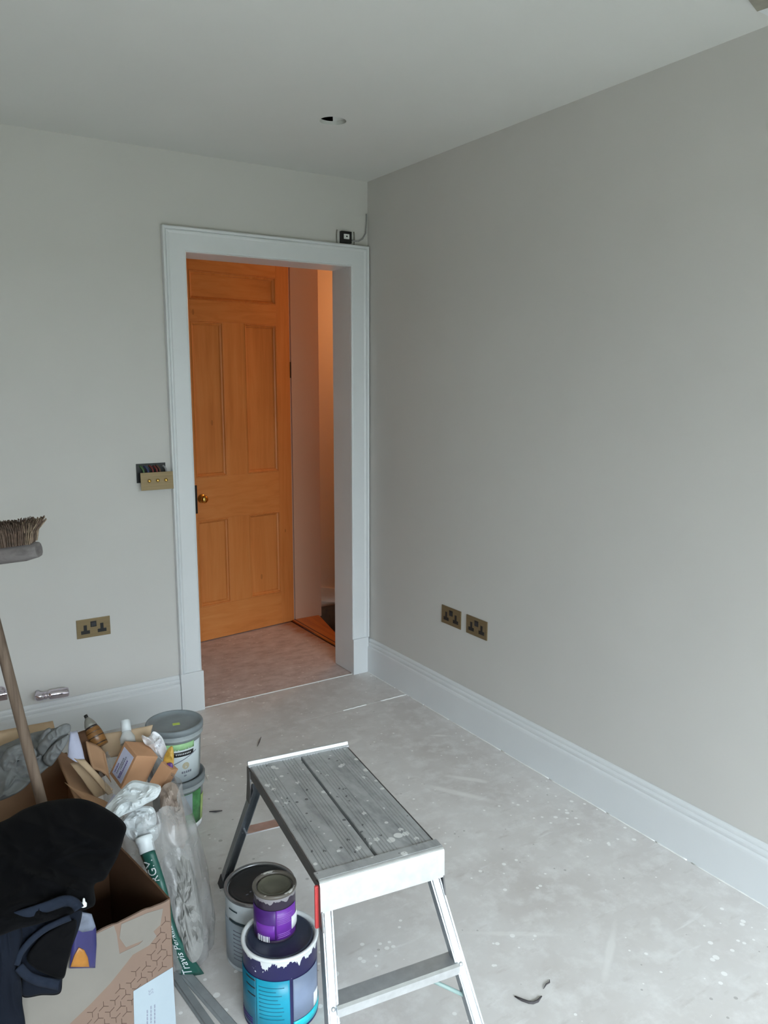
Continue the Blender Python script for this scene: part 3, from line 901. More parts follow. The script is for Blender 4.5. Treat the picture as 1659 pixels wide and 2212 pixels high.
# legs: channel section, splayed out along the deck and a little sideways
KS = 0.50
def leg_frame(side_a, side_b):
    """top and foot centre of a leg's outer face"""
    sgn = 1 if side_a else -1
    a0 = DL - 0.012 if side_a else 0.012
    top = sd(a0, (DW - 0.014) if side_b else 0.014, SH - 0.055)
    sp_ = 0.46
    foot = sd(a0 + sgn * KS * (SH - 0.055), ((DW - 0.014) + 0.055) if side_b else (0.014 - 0.055), 0.012)
    return top, foot, sgn
for ia in (0, 1):
    for ib in (0, 1):
        top, foot, sgn = leg_frame(ia, ib)
        d = (foot - top).normalized()
        w = 0.026
        out = A_ * sgn                                 # web faces along the deck
        out = (out - d * out.dot(d)).normalized()
        sidev = B_ * (1 if ib else -1)
        sidev = (sidev - d * sidev.dot(d) - out * sidev.dot(out)).normalized()
        L_ = (foot - top).length
        sec = [(-w/2, 0.0), (w/2, 0.0), (w/2, -0.024), (w/2 - 0.002, -0.024), (w/2 - 0.002, -0.002), (-w/2 + 0.002, -0.002), (-w/2 + 0.002, -0.024), (-w/2, -0.024)]
        m = MB()
        m.loft([[q + sidev * s_ + out * o_ for s_, o_ in sec] for q in (top, foot)])
        lg = m.build('leg', 'alu_leg', sp)
        # raised bead along the edges of the web
        for s_ in (-w/2 + 0.0045, w/2 - 0.0045):
            MB().tube([top + sidev * s_ + out * 0.0004, foot + sidev * s_ + out * 0.0004], 0.0012, 6).build('bead', 'alu_bright', lg)
        for f_ in (0.035, 0.45):
            c = top.lerp(foot, f_)
            MB().lathe([(0.0052, 0), (0.0045, 0.0022), (0, 0.003)], 14, c + out * 0.0002, out).build('rivet', 'alu_bright', lg)
        k_ = foot - d * 0.035
        m = MB()
        sec2 = [(-w/2 - 0.002, 0.002), (w/2 + 0.002, 0.002), (w/2 + 0.002, -0.026), (-w/2 - 0.002, -0.026)]
        r0 = [k_ + sidev * s_ + out * o_ for s_, o_ in sec2]
        r1 = []
        for p in r0:
            t_ = (p.z - 0.0005) / -d.z
            r1.append(p + d * t_)
        m.loft([r0, r1])
        m.build('foot', 'grey_rubber', lg)
    # brackets under the deck and rungs between the two legs of one end
    tl, fl_, sgn = leg_frame(ia, 0); tr_, fr_, _ = leg_frame(ia, 1)
    for f_, hh, dp, mt in ((0.035, 0.018, 0.020, 'alu_bright'), (0.47, 0.020, 0.046, 'alu_bright')):
        a_, b_ = tl.lerp(fl_, f_), tr_.lerp(fr_, f_)
        ax = (b_ - a_)
        inn = A_ * -sgn
        a_ = a_ + ax.normalized() * 0.008; ax = ax - ax.normalized() * 0.016
        m = MB()
        sec = [(0.003, -hh/2), (0.003, hh/2), (-0.004, hh/2 + 0.004), (-dp, hh/2 + 0.004), (-dp, hh/2), (-0.004, hh/2), (0.0, hh/2 - 0.003), (0.0, -hh/2)]
        m.loft([[q + A_ * sgn * o_ + Z * z_ for o_, z_ in sec] for q in (a_, a_ + ax)])
        m.build('rung', mt, sp)
for ib in (0, 1):
    for ia in (0, 1):
        top, foot, sgn = leg_frame(ia, ib)
        sb = 1 if ib else -1
        bb = DW + 0.004 if ib else -0.004
        m = MB()
        a0 = DL + 0.004 if ia else -0.004
        pts = [(a0, SH - 0.004), (a0 - sgn * 0.028, SH - 0.010), (a0 - sgn * 0.030, SH - 0.060), (a0 - sgn * 0.016, SH - 0.115), (a0 + sgn * 0.016, SH - 0.115), (a0 + sgn * 0.002, SH - 0.05)]
        m.loft([[sd(a, bb + q * sb, z) for a, z in pts] for q in (0, 0.004)])
        br = m.build('hinge_bracket', 'alu_dark', sp, bevel=0.001)
# red release catch on the near left corner
m = MB().obox(sd(DL - 0.012, -0.016, SH - 0.118), A_ * 0.008, B_ * 0.010, Z * 0.105)
m.build('release_catch', 'red_plastic', sp, bevel=0.003)
# pale brace from the near rung down to the right leg
tn, fn, _ = leg_frame(1, 1); tl_, fl2, _ = leg_frame(1, 0)
MB().tube([tl_.lerp(fl2, 0.49).lerp(tn.lerp(fn, 0.49), 0.72) - A_ * 0.030, tn.lerp(fn, 0.62) - A_ * 0.020 - B_ * 0.004], 0.005, 8).build('brace', simple('brace_green', (150, 172, 168), 0.5), sp)

# ================================================================== TINS AND BUCKETS
def facing(c):
    return math.atan2(CAM.y - c.y, CAM.x - c.x)
def cyl_patch(c, r, z0, z1, a0, a1, r1=None, dz=0.0008, n=18, wob=0.0):
    """curved print on the side of a round tin: angles in degrees right of the camera-facing line"""
    r1 = r if r1 is None else r1
    fa = facing(c)
    m = MB()
    def fn(u, v):
        a = fa + math.radians(a0 + (a1 - a0) * u)
        zz = z0 + (z1 - z0) * v
        rr = r + (r1 - r) * v + dz
        return (c.x + rr * math.cos(a), c.y + rr * math.sin(a), c.z + zz)
    m.sheet(fn, n, 2, 0.0006)
    return m
def arrange(m, c, name, mat, parent):
    return m.build(name, mat, parent)

def tin(name, c, r, h, body, rim, lid, label, lid_drop=0.006):
    c = Vector(c)
    e = empty(name, c)
    tag(e, label, 'paint tin')
    m = MB().lathe([(r - 0.003, 0), (r + 0.0008, 0.001), (r + 0.0012, 0.005), (r - 0.0005, 0.008), (r - 0.0005, h - 0.012), (r, h - 0.010)], 64)
    b = m.build('body', body, e, origin=None); b.data.transform(Matrix.Translation(c)) if False else None
    b.location = c
    m = MB().lathe([(r - 0.001, h - 0.011), (r + 0.0022, h - 0.009), (r + 0.0030, h - 0.005), (r + 0.0024, h - 0.0012), (r, h), (r - 0.004, h - 0.0005), (r - 0.0065, h - 0.003), (r - 0.007, h - 0.010)], 64, close=False)
    q = m.build('rim', rim, e); q.location = c
    m = MB().lathe([(r - 0.0068, h - 0.011), (r - 0.0085, h - 0.0105), (r - 0.011, h - 0.0045), (r - 0.014, h - 0.0030), (r - 0.017, h - 0.0055), (r - 0.020, h - 0.0075), (r * 0.4, h - 0.0080), (0, h - 0.0080)], 64, close=False)
    q = m.build('lid', lid, e); q.location = c
    return e, c

simple('lid_black', (30, 30, 32), 0.5, vary=0.1, scale=20); simple('lid_navy', (52, 58, 74), 0.35, vary=0.1, scale=14); simple('lid_olive', (98, 96, 82), 0.42, vary=0.06)
simple('tin_metal', (150, 150, 152), 0.3, 0.8); simple('tin_white', (204, 212, 216), 0.35, vary=0.03)
simple('teal', (24, 158, 188), 0.35, vary=0.03); simple('teal_dark', (22, 112, 138), 0.4, vary=0.06); simple('teal_bright', (30, 186, 200), 0.35)
simple('slate_blue', (132, 146, 172), 0.38, vary=0.03); simple('purple', (112, 52, 158), 0.35, vary=0.05); simple('purple_dark', (72, 34, 112), 0.4, vary=0.05)
simple('purple_pale', (140, 88, 178), 0.4, vary=0.05); simple('blue_grey', (160, 172, 182), 0.4, vary=0.03); simple('dark_teal_line', (40, 60, 66), 0.5)

# white tin with a black lid
TR_ = 0.096; TH = 0.212
C1 = Vector((-1.408, -1.708, 0))
e, c = tin('paint_tin', C1, TR_, TH, 'tin_white', 'tin_metal', 'lid_black', 'white paint tin with a black lid behind the teal tin')
cyl_patch(c, TR_, 0.012, 0.140, -95, 95).build('label', 'blue_grey', e)
cyl_patch(c, TR_, 0.142, 0.149, -60, 95, dz=0.0012).build('label_line', 'dark_teal_line', e)
cyl_patch(c, TR_, 0.150, 0.188, 22, 60, dz=0.0010).build('label_block', 'ink_black', e)
cyl_patch(c, TR_, 0.176, 0.180, -60, -40, dz=0.0012).build('label_line', 'dark_teal_line', e)
for i in range(8):
    cyl_patch(c, TR_, 0.034 + i * 0.012, 0.0365 + i * 0.012, -50, RND.uniform(8, 40), dz=0.0014, n=10).build('text_line', 'ink_grey', e)
m = MB()
for i in range(6):
    x = c.x - 0.05 + 0.014 * i
    m.box((x, c.y - 0.022 + 0.006 * (i % 2), TH - 0.0082), (x + RND.uniform(0.004, 0.009), c.y - 0.019 + 0.006 * (i % 2), TH - 0.0074))
m.build('lid_print', 'ink_grey', e)

# teal and navy tin in front, white paint run over its edge
m_splat('navy_splat', (36, 34, 84), 0.172, 0.044, freq=30)
m_splat('rim_splat', (60, 66, 80), 0.198, 0.004, freq=26)
C2 = Vector((-1.449, -1.925, 0))
e, c = tin('paint_tin', C2, TR_ - 0.001, TH, 'navy_splat', 'rim_splat', 'lid_navy', 'teal and navy paint tin with white drips carrying the small purple tin')
r = TR_ - 0.001
cyl_patch(c, r, 0.010, 0.152, -95, -40).build('label', 'teal_dark', e)
cyl_patch(c, r, 0.010, 0.152, -40, 13).build('label', 'teal', e)
cyl_patch(c, r, 0.034, 0.150, 18, 74).build('label', 'slate_blue', e)
cyl_patch(c, r, 0.008, 0.032, 18, 95).build('label', 'teal_bright', e)
cyl_patch(c, r, 0.036, 0.074, 58, 73, dz=0.0014).build('sticker', 'ink_white', e)
for z_, a0 in ((0.142, -62), (0.120, -62), (0.098, -58)):
    cyl_patch(c, r, z_, z_ + 0.0035, a0, -41, dz=0.0014, n=8).build('label_line', 'ink_black', e)
for i in range(9):
    cyl_patch(c, r, 0.045 + i * 0.011, 0.047 + i * 0.011, -34, RND.uniform(-10, 8), dz=0.0014, n=10).build('text_line', 'teal_dark', e)
for i in range(3):
    cyl_patch(c, r, 0.016 + i * 0.007, 0.019 + i * 0.007, -84, -48, dz=0.0014, n=8).build('text_line', 'purple_dark', e)

# small purple tin on top
m_splat('purple_tin_wall', (50, 40, 58), 0.106, 0.014, (150, 146, 150), 46)
m_splat('small_rim', (104, 98, 90), 0.128, 0.010, (206, 204, 198), 24)
C3 = Vector((-1.448, -1.897, TH - 0.0075))
sr_, sh_ = 0.0535, 0.131
e, c = tin('paint_tin', C3, sr_, sh_, 'purple_tin_wall', 'small_rim', 'lid_olive', 'small purple paint tin with an olive lid stacked on the teal tin')
cyl_patch(c, sr_, 0.008, 0.090, -95, 2).build('label', 'purple_dark', e)
cyl_patch(c, sr_, 0.008, 0.090, 2, 70).build('label', 'purple', e)
cyl_patch(c, sr_, 0.012, 0.050, -60, -2, dz=0.0013).build('label', 'purple', e)
cyl_patch(c, sr_, 0.024, 0.058, 48, 84, dz=0.0016).build('sticker', 'ink_white', e)
for i in range(6):
    cyl_patch(c, sr_, 0.050 + i * 0.0048, 0.0522 + i * 0.0048, 6, RND.uniform(34, 52), dz=0.0014, n=8).build('text_line', 'purple_pale', e)
for i in range(3):
    cyl_patch(c, sr_, 0.014 + i * 0.0048, 0.0158 + i * 0.0048, 6, RND.uniform(34, 46), dz=0.0014, n=8).build('text_line', 'purple_pale', e)
m = MB()
a = -52.0
while a < -14:
    w = RND.choice((1.4, 2.2, 3.2))
    q = cyl_patch(c, sr_, 0.004, 0.019, a, a + w, dz=0.0018, n=2)
    m.add(q.v, q.f)
    a += w + RND.choice((1.6, 2.4, 3.4))
m.build('barcode', 'ink_white', e)

# two stacked plastic buckets by the left plinth
def bucket(c, r0, r1, h, label):
    c = Vector(c)
    e = empty('paint_bucket', c)
    tag(e, label, 'bucket')
    m = MB().lathe([(r0 - 0.004, 0.0), (r0, 0.003), (r0 + (r1 - r0) * 0.80, h * 0.80), (r0 + (r1 - r0) * 0.80 + 0.007, h * 0.805), (r0 + (r1 - r0) * 0.80 + 0.007, h * 0.825), (r1, h * 0.83), (r1, h - 0.016)], 64, c)
    m.build('pail', 'pail_grey', e)
    m = MB().lathe([(r1 + 0.002, h - 0.022), (r1 + 0.0065, h - 0.021), (r1 + 0.0070, h - 0.006), (r1 + 0.0045, h - 0.001), (r1 + 0.001, h), (r1 - 0.003, h - 0.002), (r1 - 0.0045, h - 0.007), (r1 - 0.03, h - 0.0075), (0, h - 0.0075)], 64, c, close=False)
    m.build('lid', 'pail_lid', e)
    return e, c
BC = Vector((-1.392, -0.938, 0))
BH = 0.198; BR0, BR1 = 0.083, 0.094
e, c = bucket(BC, BR0, BR1, BH, 'lower plastic bucket with a green leafy label under another bucket')
def rr(z): return BR0 + (BR1 - BR0) * z / BH
cyl_patch(c, rr(0.02), 0.012, 0.150, -20, 62, rr(0.15)).build('label', 'label_leaf', e)
cyl_patch(c, rr(0.02), 0.014, 0.120, 62, 78, rr(0.15)).build('label', 'label_leaf_edge', e)
cyl_patch(c, rr(0.08), 0.07, 0.148, 0, 34, rr(0.15), 0.0014).build('label', 'blue_grey', e)
cyl_patch(c, rr(0.0), 0.004, 0.022, 24, 74, rr(0.02), 0.0016).build('paint_smear', 'ink_white', e)
e, c = bucket(BC + Vector((0, 0, BH - 0.006)), BR0, BR1, BH + 0.004, 'upper plastic bucket with a white label and a lime sticker on its grey lid')
cyl_patch(c, rr(0.01), 0.006, 0.146, -70, 68, rr(0.146)).build('label', 'pail_label', e)
cyl_patch(c, rr(0.12), 0.128, 0.152, -62, 44, rr(0.15), 0.0013).build('label_band', 'label_green', e)
cyl_patch(c, rr(0.10), 0.104, 0.122, -8, 42, rr(0.12), 0.0015).build('brand_tag', 'ink_black', e)
for i in range(9):
    a0 = 0 + i * 4.0
    cyl_patch(c, rr(0.10), 0.110, 0.116, a0, a0 + 2.3, rr(0.12), 0.0021, 2).build('text_mark', 'ink_white', e)
def diag(c, a0, z0, a1, z1, w, mat, nm, e):
    fa = facing(c); m = MB()
    def fn(u, v):
        a = fa + math.radians(a0 + (a1 - a0) * u); z = z0 + (z1 - z0) * u + w * (v - 0.5)
        q = rr(z) + 0.0016
        return (c.x + q * math.cos(a), c.y + q * math.sin(a), c.z + z)
    m.sheet(fn, 12, 1, 0.0006); return m.build(nm, mat, e)
diag(c, -30, 0.062, 50, 0.112, 0.003, 'ink_grey', 'label_line', e)
def disc(c, a0, z0, rad, mat, nm, e):
    fa = facing(c); m = MB(); vs = []
    for k in range(24):
        z = z0 + rad * math.sin(2*PI*k/24); q = rr(z) + 0.0017
        a = fa + math.radians(a0) + rad * math.cos(2*PI*k/24) / q
        vs.append((c.x + q*math.cos(a), c.y + q*math.sin(a), c.z + z))
    vs2 = [tuple(Vector(v) + (Vector((v[0], v[1], 0)) - Vector((c.x, c.y, 0))).normalized() * -0.0008) for v in vs]
    m.loft([[Vector(v) for v in vs2], [Vector(v) for v in vs]]); return m.build(nm, mat, e)
disc(c, 22, 0.066, 0.013, 'label_beige', 'colour_dot', e)
for i in range(5):
    cyl_patch(c, rr(0.04), 0.038, 0.046, 12 + i * 5, 15.5 + i * 5, rr(0.05), 0.0016, 2).build('text_mark', 'ink_grey', e)
cyl_patch(c, rr(0.03), 0.026, 0.031, 17, 23, rr(0.03), 0.0016, 3).build('text_mark', 'ink_grey', e)
cyl_patch(c, rr(0.02), 0.016, 0.028, -16, -4, rr(0.03), 0.0016, 3).build('text_mark', 'ink_grey', e)
cd = c + Vector((-0.012, -0.020, BH + 0.004 - 0.0074))
MB().obox(cd, Vector((0.024, -0.006, 0)), Vector((0.004, 0.016, 0)), Vector((0, 0, 0.001))).build('lid_sticker', 'sticker_lime', e)
# ================================================================== BOXES, BAG AND CLOTHES ON THE LEFT
# open carton in front
BXA = Vector((-0.988, -0.153, 0)).normalized(); BXB = Vector((-BXA.y, BXA.x, 0))
if BXB.y < 0: BXB = -BXB
BC0 = Vector((-1.719, -1.901, 0)); BXH = 0.400; BXW = 0.46; BXD = 0.36
cb = empty('cardboard_box', BC0 + BXA * BXW / 2 + BXB * BXD / 2)
tag(cb, 'open printed cardboard box with a white address label in the foreground', 'box')
TK = 0.005
def panel(s0, s1, d0, d1, top, name, mat='carton_print', seed=0.0, rag=0.004):
    """upright box wall with an uneven torn rim"""
    a = BC0 + BXA * s0 + BXB * d0; b = BC0 + BXA * s1 + BXB * d1
    n = (b - a).normalized().cross(Z)
    k = 40; ring = []
    m = MB()
    rows = []
    for i in range(k + 1):
        u = i / k; p = a.lerp(b, u)
        zt = top + rag * mnoise.noise(Vector((u * 7 + seed, 0.3, 0))) + rag * 0.6 * mnoise.noise(Vector((u * 23 + seed, 1.3, 0)))
        rows.append([p - n * TK / 2, p + n * TK / 2, p + n * TK / 2 + Z * zt, p - n * TK / 2 + Z * zt])
    m.loft(rows)
    return m.build(name, mat, cb)
panel(0, BXW, 0, 0, BXH, 'side_wall', seed=1.0, rag=0.006)
panel(0, 0, 0, BXD, BXH, 'side_wall', 'cardboard_dark', 4.0, 0.002)  # darker board colour puts the shade inside the carton into its walls
panel(BXW, BXW, 0, BXD, BXH, 'side_wall', 'cardboard_dark', 7.0)
panel(0, BXW, BXD, BXD, BXH, 'side_wall', 'cardboard_dark', 9.0)
MB().obox(BC0 + Z * 0.001, BXA * BXW, BXB * BXD, Z * 0.004).build('base', 'cardboard_dark', cb)
FN = -BXB
def onface(u, v, off=0.0):
    d = CF + CR * ((u - 829.5) / FPX) - CU * ((v - 1106) / FPX)
    o = BC0 + FN * (TK / 2 + off)
    return CAM + d * ((o - CAM).dot(FN) / d.dot(FN))
def face_poly(pix, off, name, mat, th=0.0005):
    pts = [onface(u, v, off) for u, v in pix]
    MB().loft([[p for p in pts], [p + FN * th for p in pts]]).build(name, mat, cb)
# pale worn paper and tape over the print
face_poly([(211, 2016), (246, 1999), (252, 2018), (258, 2060), (300, 2040), (330, 2010), (338, 2022), (322, 2042), (287, 2062), (262, 2094), (238, 2124), (196, 2168), (150, 2212), (118, 2250), (30, 2300), (30, 2090), (120, 2054)], 0.0002, 'worn_patch', 'carton_tape')
face_poly([(262, 1996), (318, 1972), (352, 1962), (346, 1998), (312, 2030), (272, 2046), (258, 2026)], 0.0003, 'tape', 'carton_tape')
# hexagon print: short ink strokes
def stroke(m, p, q, w):
    d = (q - p); n = d.normalized().cross(FN) * (w / 2)
    m.loft([[p - n, q - n, q + n, p + n], [p - n + FN * 0.0003, q - n + FN * 0.0003, q + n + FN * 0.0003, p + n + FN * 0.0003]])
m = MB()
hx = 0.030
def in_band(px):
    u, v = px
    band = (v > 2010 + (372 - u) * 1.02) or (u > 335 and v > 1990)
    lab = (u > 286 and v > 2142 - (u - 288) * 0.58)
    spot = 222 < u < 256 and 2026 < v < 2056
    return (band and not lab and u < 376) or spot
for i in range(-2, 20):
    for j in range(0, 18):
        s_ = i * hx * 0.866 + (j % 2) * hx * 0.433; z_ = 0.01 + j * hx * 0.75
        p = BC0 + FN * (TK / 2 + 0.0003) + BXA * s_ + Z * z_
        dv = p - CAM; dep = dv.dot(CF)
        px = (829.5 + FPX * dv.dot(CR) / dep, 1106 - FPX * dv.dot(CU) / dep)
        if s_ < 0.008 or not in_band(px) or z_ > 0.385: continue
        for k in range(3):
            an = PI / 2 + k * 2 * PI / 3 + (0 if (i + j) % 2 else PI)
            q = p + (BXA * math.cos(an) + Z * math.sin(an)) * hx * 0.42
            stroke(m, p, q, 0.0011)
q = m.build('hexagon_print', 'carton_ink', cb); q['kind'] = 'stuff'
# white address label
lb = [(288, 2141), (373, 2089), (384, 2280), (292, 2300)]
pts = [onface(u, v, 0.0006) for u, v in lb]
lo_ = MB().loft([pts, [p + FN * 0.0005 for p in pts]]).build('address_label', 'label_white', cb)
vs, fs = text_mesh('SS', 0.016)
lx, ly = -Z, BXA * -1.0            # text runs down the label, letters stand towards the right
org = onface(321, 2139, 0.0013)
MB().add([org + lx * v[0] + (-BXA) * v[1] for v in vs], fs).build('label_mark', 'ink_grey', lo_)
for (u0, v0), ln in (((334, 2170), 60), ((326, 2173), 60), ((318, 2182), 60)):
    m = MB(); v_ = v0
    while v_ < v0 + ln:
        w = RND.uniform(3, 8)
        stroke(m, onface(u0, v_, 0.0012), onface(u0 + 0.4, v_ + w, 0.0012), 0.0030)
        v_ += w + 2.2
    m.build('text_line', 'ink_grey', lo_)

# larger carton behind, flap up against the skirting
kb_ = empty('cardboard_box', (-1.93, -1.12, 0))
tag(kb_, 'plain brown cardboard box behind the broom with one flap raised', 'box')
X0, X1, Y0, Y1, KH = -2.16, -1.745, -1.46, -0.86, 0.335
for a, b, nm in (((X0, Y0), (X1, Y0 + 0.006), 'side_wall'), ((X0, Y1 - 0.006), (X1, Y1), 'side_wall'), ((X0, Y0), (X0 + 0.006, Y1), 'side_wall'), ((X1 - 0.006, Y0), (X1, Y1), 'side_wall')):
    MB().box((a[0], a[1], 0.001), (b[0], b[1], KH)).build(nm, 'cardboard', kb_)
MB().box((X0, Y0, 0.001), (X1, Y1, 0.006)).build('base', 'cardboard_dark', kb_)
MB().sheet(lambda u, v: (X0 + (X1 - 0.02 - X0) * u, Y1 + 0.01 + 0.10 * v, KH + 0.095 * v - 0.02 * v * v + 0.006 * math.sin(3 * u)), 12, 6, 0.005).build('flap', 'cardboard_light', kb_)
MB().sheet(lambda u, v: (X1 + 0.004 - 0.06 * v, Y0 + 0.02 + (Y1 - Y0 - 0.1) * u, KH + 0.012 + 0.05 * v - 0.03 * v * v * (1 - u)), 12, 6, 0.005).build('flap', 'cardboard', kb_)

# grey cloth heaped on the carton
gc = MB()
DG = 2.50
lump(gc, [(-40, 1640), (0, 1612), (28, 1600), (60, 1586), (100, 1576), (128, 1572), (146, 1576), (144, 1596), (132, 1622), (116, 1646), (92, 1668), (66, 1690), (40, 1712), (0, 1730), (-40, 1736)], DG, 0.03, 0.08, 0.034, 12, 3.0, tilt=(0, -0.0012), n=150, rings=26)
lump(gc, [(2, 1640), (16, 1618), (40, 1608), (66, 1612), (80, 1626), (72, 1642), (56, 1636), (38, 1642), (26, 1662), (34, 1682), (14, 1676), (4, 1660)], DG - 0.05, 0.022, 0.03, 0.012, 22, 9.0, n=100)
lump(gc, [(28, 1660), (40, 1642), (58, 1636), (80, 1648), (74, 1668), (54, 1684), (34, 1682)], DG - 0.055, 0.016, 0.03, 0.010, 22, 15.0, n=90)
lump(gc, [(80, 1616), (96, 1592), (118, 1574), (140, 1563), (152, 1567), (150, 1582), (128, 1594), (108, 1612), (92, 1632)], DG - 0.04, 0.022, 0.03, 0.012, 20, 5.0, n=90)
lump(gc, [(92, 1640), (108, 1614), (130, 1596), (149, 1586), (144, 1606), (128, 1632), (108, 1656)], DG - 0.045, 0.020, 0.03, 0.012, 20, 12.0, n=90)
lump(gc, [(82, 1606), (92, 1582), (106, 1572), (112, 1580), (100, 1600), (90, 1616)], DG - 0.03, 0.016, 0.03, 0.008, 22, 21.0, n=80)
tag(gc.build('cloth', 'grey_cloth'), 'crumpled grey cloth heaped on the brown carton', 'cloth')

# broom standing head up in the carton
HE = Vector((-1.842, -1.40, 0.008)); HD = at(-44, 1214, 2.02)
bax = (HD - HE).normalized()
br = empty('broom', HE)
tag(br, 'old wooden broom standing head up against the back wall view', 'broom')
br['label'] = 'old broom with a bare wooden handle standing head up in the carton'
MB().tube([HE + bax * ((HD - HE).length + 0.01) * i / 8 for i in range(9)], [0.0142, 0.0142, 0.0142, 0.0142, 0.014, 0.014, 0.014, 0.0138, 0.0138], 16).build('handle', 'broom_handle', br)
hx_ = (CR - bax * CR.dot(bax)).normalized(); hy_ = bax.cross(hx_).normalized()
HW = 0.158
m = MB(); rings = []
for i in range(11):
    u = -1 + 2 * i / 10
    tp = 1.0 if abs(u) < 0.85 else 0.78
    hh = 0.0225 * tp; ww = 0.026 * tp
    c = HD + hx_ * (u * HW) + bax * 0.012
    rings.append([c + hy_ * (ww * math.cos(2*PI*k/12)) * 1.0 + bax * (hh * max(-1, min(1, 1.25 * math.sin(2*PI*k/12)))) for k in range(12)])
m.loft(rings, True)
m.build('head_block', 'broom_block', br)
m = MB(); m2 = MB()
rb = random.Random(5)
for i in range(36):
    for j in range(4):
        u = -0.95 + 1.9 * (i + 0.5) / 36; w = (j - 1.5) / 1.5
        b0 = HD + hx_ * (u * HW) + hy_ * (w * 0.019) + bax * 0.033
        splay = u ** 3 * 0.034 + rb.uniform(-0.006, 0.006)
        for k in range(14):
            o_ = hx_ * rb.uniform(-0.0045, 0.0045) + hy_ * rb.uniform(-0.004, 0.004)
            L_ = rb.uniform(0.050, 0.062) - 0.012 * max(0, abs(u) - 0.75)
            t1 = b0 + o_ + bax * (L_ * 0.55) + hx_ * splay * 0.4
            t2 = b0 + o_ * 1.8 + bax * L_ + hx_ * (splay + rb.uniform(-0.006, 0.006)) + hy_ * (w * 0.006 + rb.uniform(-0.006, 0.006))
            (m if abs(u) < 0.86 or k % 2 else m2).tube([b0 + o_, t1, t2], [0.0019, 0.0019, 0.0014], 3, False)
q = m.build('bristles', 'bristle', br); q['kind'] = 'stuff'
q = m2.build('worn_bristles', 'bristle_tip', br); q['kind'] = 'stuff'

simple('film_grey', (142, 141, 138), 0.75, vary=0.08); simple('packing_brown', (176, 160, 148), 0.75, vary=0.06)
# clear polythene rubble bag
bg_ = empty('rubble_bag', (-1.62, -1.45, 0))
tag(bg_, 'clear polythene rubble bag with a green printed band, full of packaging', 'bag')
BR = [(0.004, -1.612, -1.475, 0.092, 0.205), (0.03, -1.612, -1.475, 0.108, 0.222), (0.10, -1.612, -1.465, 0.116, 0.228), (0.18, -1.612, -1.445, 0.114, 0.226),
      (0.26, -1.614, -1.415, 0.110, 0.222), (0.33, -1.618, -1.375, 0.104, 0.220), (0.385, -1.622, -1.335, 0.100, 0.222), (0.415, -1.624, -1.310, 0.094, 0.224)]
def bagpt(t, a, off=0.0):
    """t 0..1 up the bag, a in radians"""
    f = t * (len(BR) - 1); i = min(int(f), len(BR) - 2); g_ = f - i
    z, cx, cy, rx, ry = [p + (q - p) * g_ for p, q in zip(BR[i], BR[i + 1])]
    ca, sa = math.cos(a), math.sin(a)
    k = (abs(ca) ** 2.6 + abs(sa) ** 2.6) ** (-1 / 2.6)
    q = Vector((ca * 2.2, sa * 2.2, t * 3.0))
    rid = 1 - 2 * abs(mnoise.noise(Vector((a * 2.6, t * 2.2, 4.0))))
    w = 0.010 * rid + 0.012 * mnoise.noise(q * 1.7) - 0.004
    zz = z + (0.022 * mnoise.noise(Vector((a * 1.8, 9.0, 0))) if t > 0.93 else 0)
    return Vector((cx + (rx * k + w + off) * ca, cy + (ry * k + w + off) * sa, max(0.003, zz)))
m = MB()
NA, NZ_ = 120, 42
vs = [bagpt(j / NZ_, 2 * PI * i / NA) for j in range(NZ_ + 1) for i in range(NA)]
fs = [(j*NA+i, j*NA+(i+1) % NA, (j+1)*NA+(i+1) % NA, (j+1)*NA+i) for j in range(NZ_) for i in range(NA)]
m.add(vs, fs, True)
m.add(vs[:NA], [tuple(range(NA))])
m.build('film', 'clear_polythene', bg_)

# printed band following the side of the bag, given by where it runs (pixel) and at which depth
def bagray(u, v):
    """first point of the bag's near side seen through a pixel"""
    d = CF + CR * ((u - 829.5) / FPX) - CU * ((v - 1106) / FPX)
    best = None
    for j in range(NZ_):
        for i in range(NA):
            p = vs[j*NA+i]; w_ = p - CAM; dep = w_.dot(CF)
            x = 829.5 + FPX * w_.dot(CR) / dep; y = 1106 - FPX * w_.dot(CU) / dep
            if abs(x - u) < 14 and abs(y - v) < 14:
                s_ = (x - u) ** 2 + (y - v) ** 2
                if best is None or dep + s_ * 0.0004 < best[0]:
                    best = (dep + s_ * 0.0004, dep)
    return CAM + d * (best[1] - 0.004) if best else None
band = [((303, 1846), (334, 1836)), ((316, 1878), (345, 1868)), ((330, 1912), (356, 1902)), ((343, 1948), (366, 1942)), ((352, 1985), (375, 1985)), ((362, 2020), (390, 2030)), ((372, 2068), (414, 2064)), ((384, 2112), (443, 2106))]
def bandpix(t, s):
    f = t * (len(band) - 1); i = min(int(f), len(band) - 2); g_ = f - i
    l = Vector(band[i][0]).lerp(Vector(band[i+1][0]), g_); r = Vector(band[i][1]).lerp(Vector(band[i+1][1]), g_)
    return l.lerp(r, s)
deps = []
for i in range(len(band)):
    l, r = Vector(band[i][0]), Vector(band[i][1]); mid = (l + r) / 2
    p = bagray(mid.x, mid.y)
    deps.append((p - CAM).dot(CF) if p is not None else None)
for i in range(len(deps)):
    if deps[i] is None:
        near = [k for k in range(len(deps)) if deps[k] is not None]
        deps[i] = deps[min(near, key=lambda k: abs(k - i))] if near else 2.1
def bandpt(t, s, off=0.0):
    f = t * (len(band) - 1); i = min(int(f), len(band) - 2); g_ = f - i
    d = deps[i] + (deps[i+1] - deps[i]) * g_
    p = bandpix(t, s)
    return at(p.x, p.y, d - off - 0.006 + 0.010 * (2 * s - 1) ** 2)
bd = MB().sheet(lambda u, v: bandpt(u, v), 30, 6, 0.001).build('printed_band', 'bag_green', bg_)
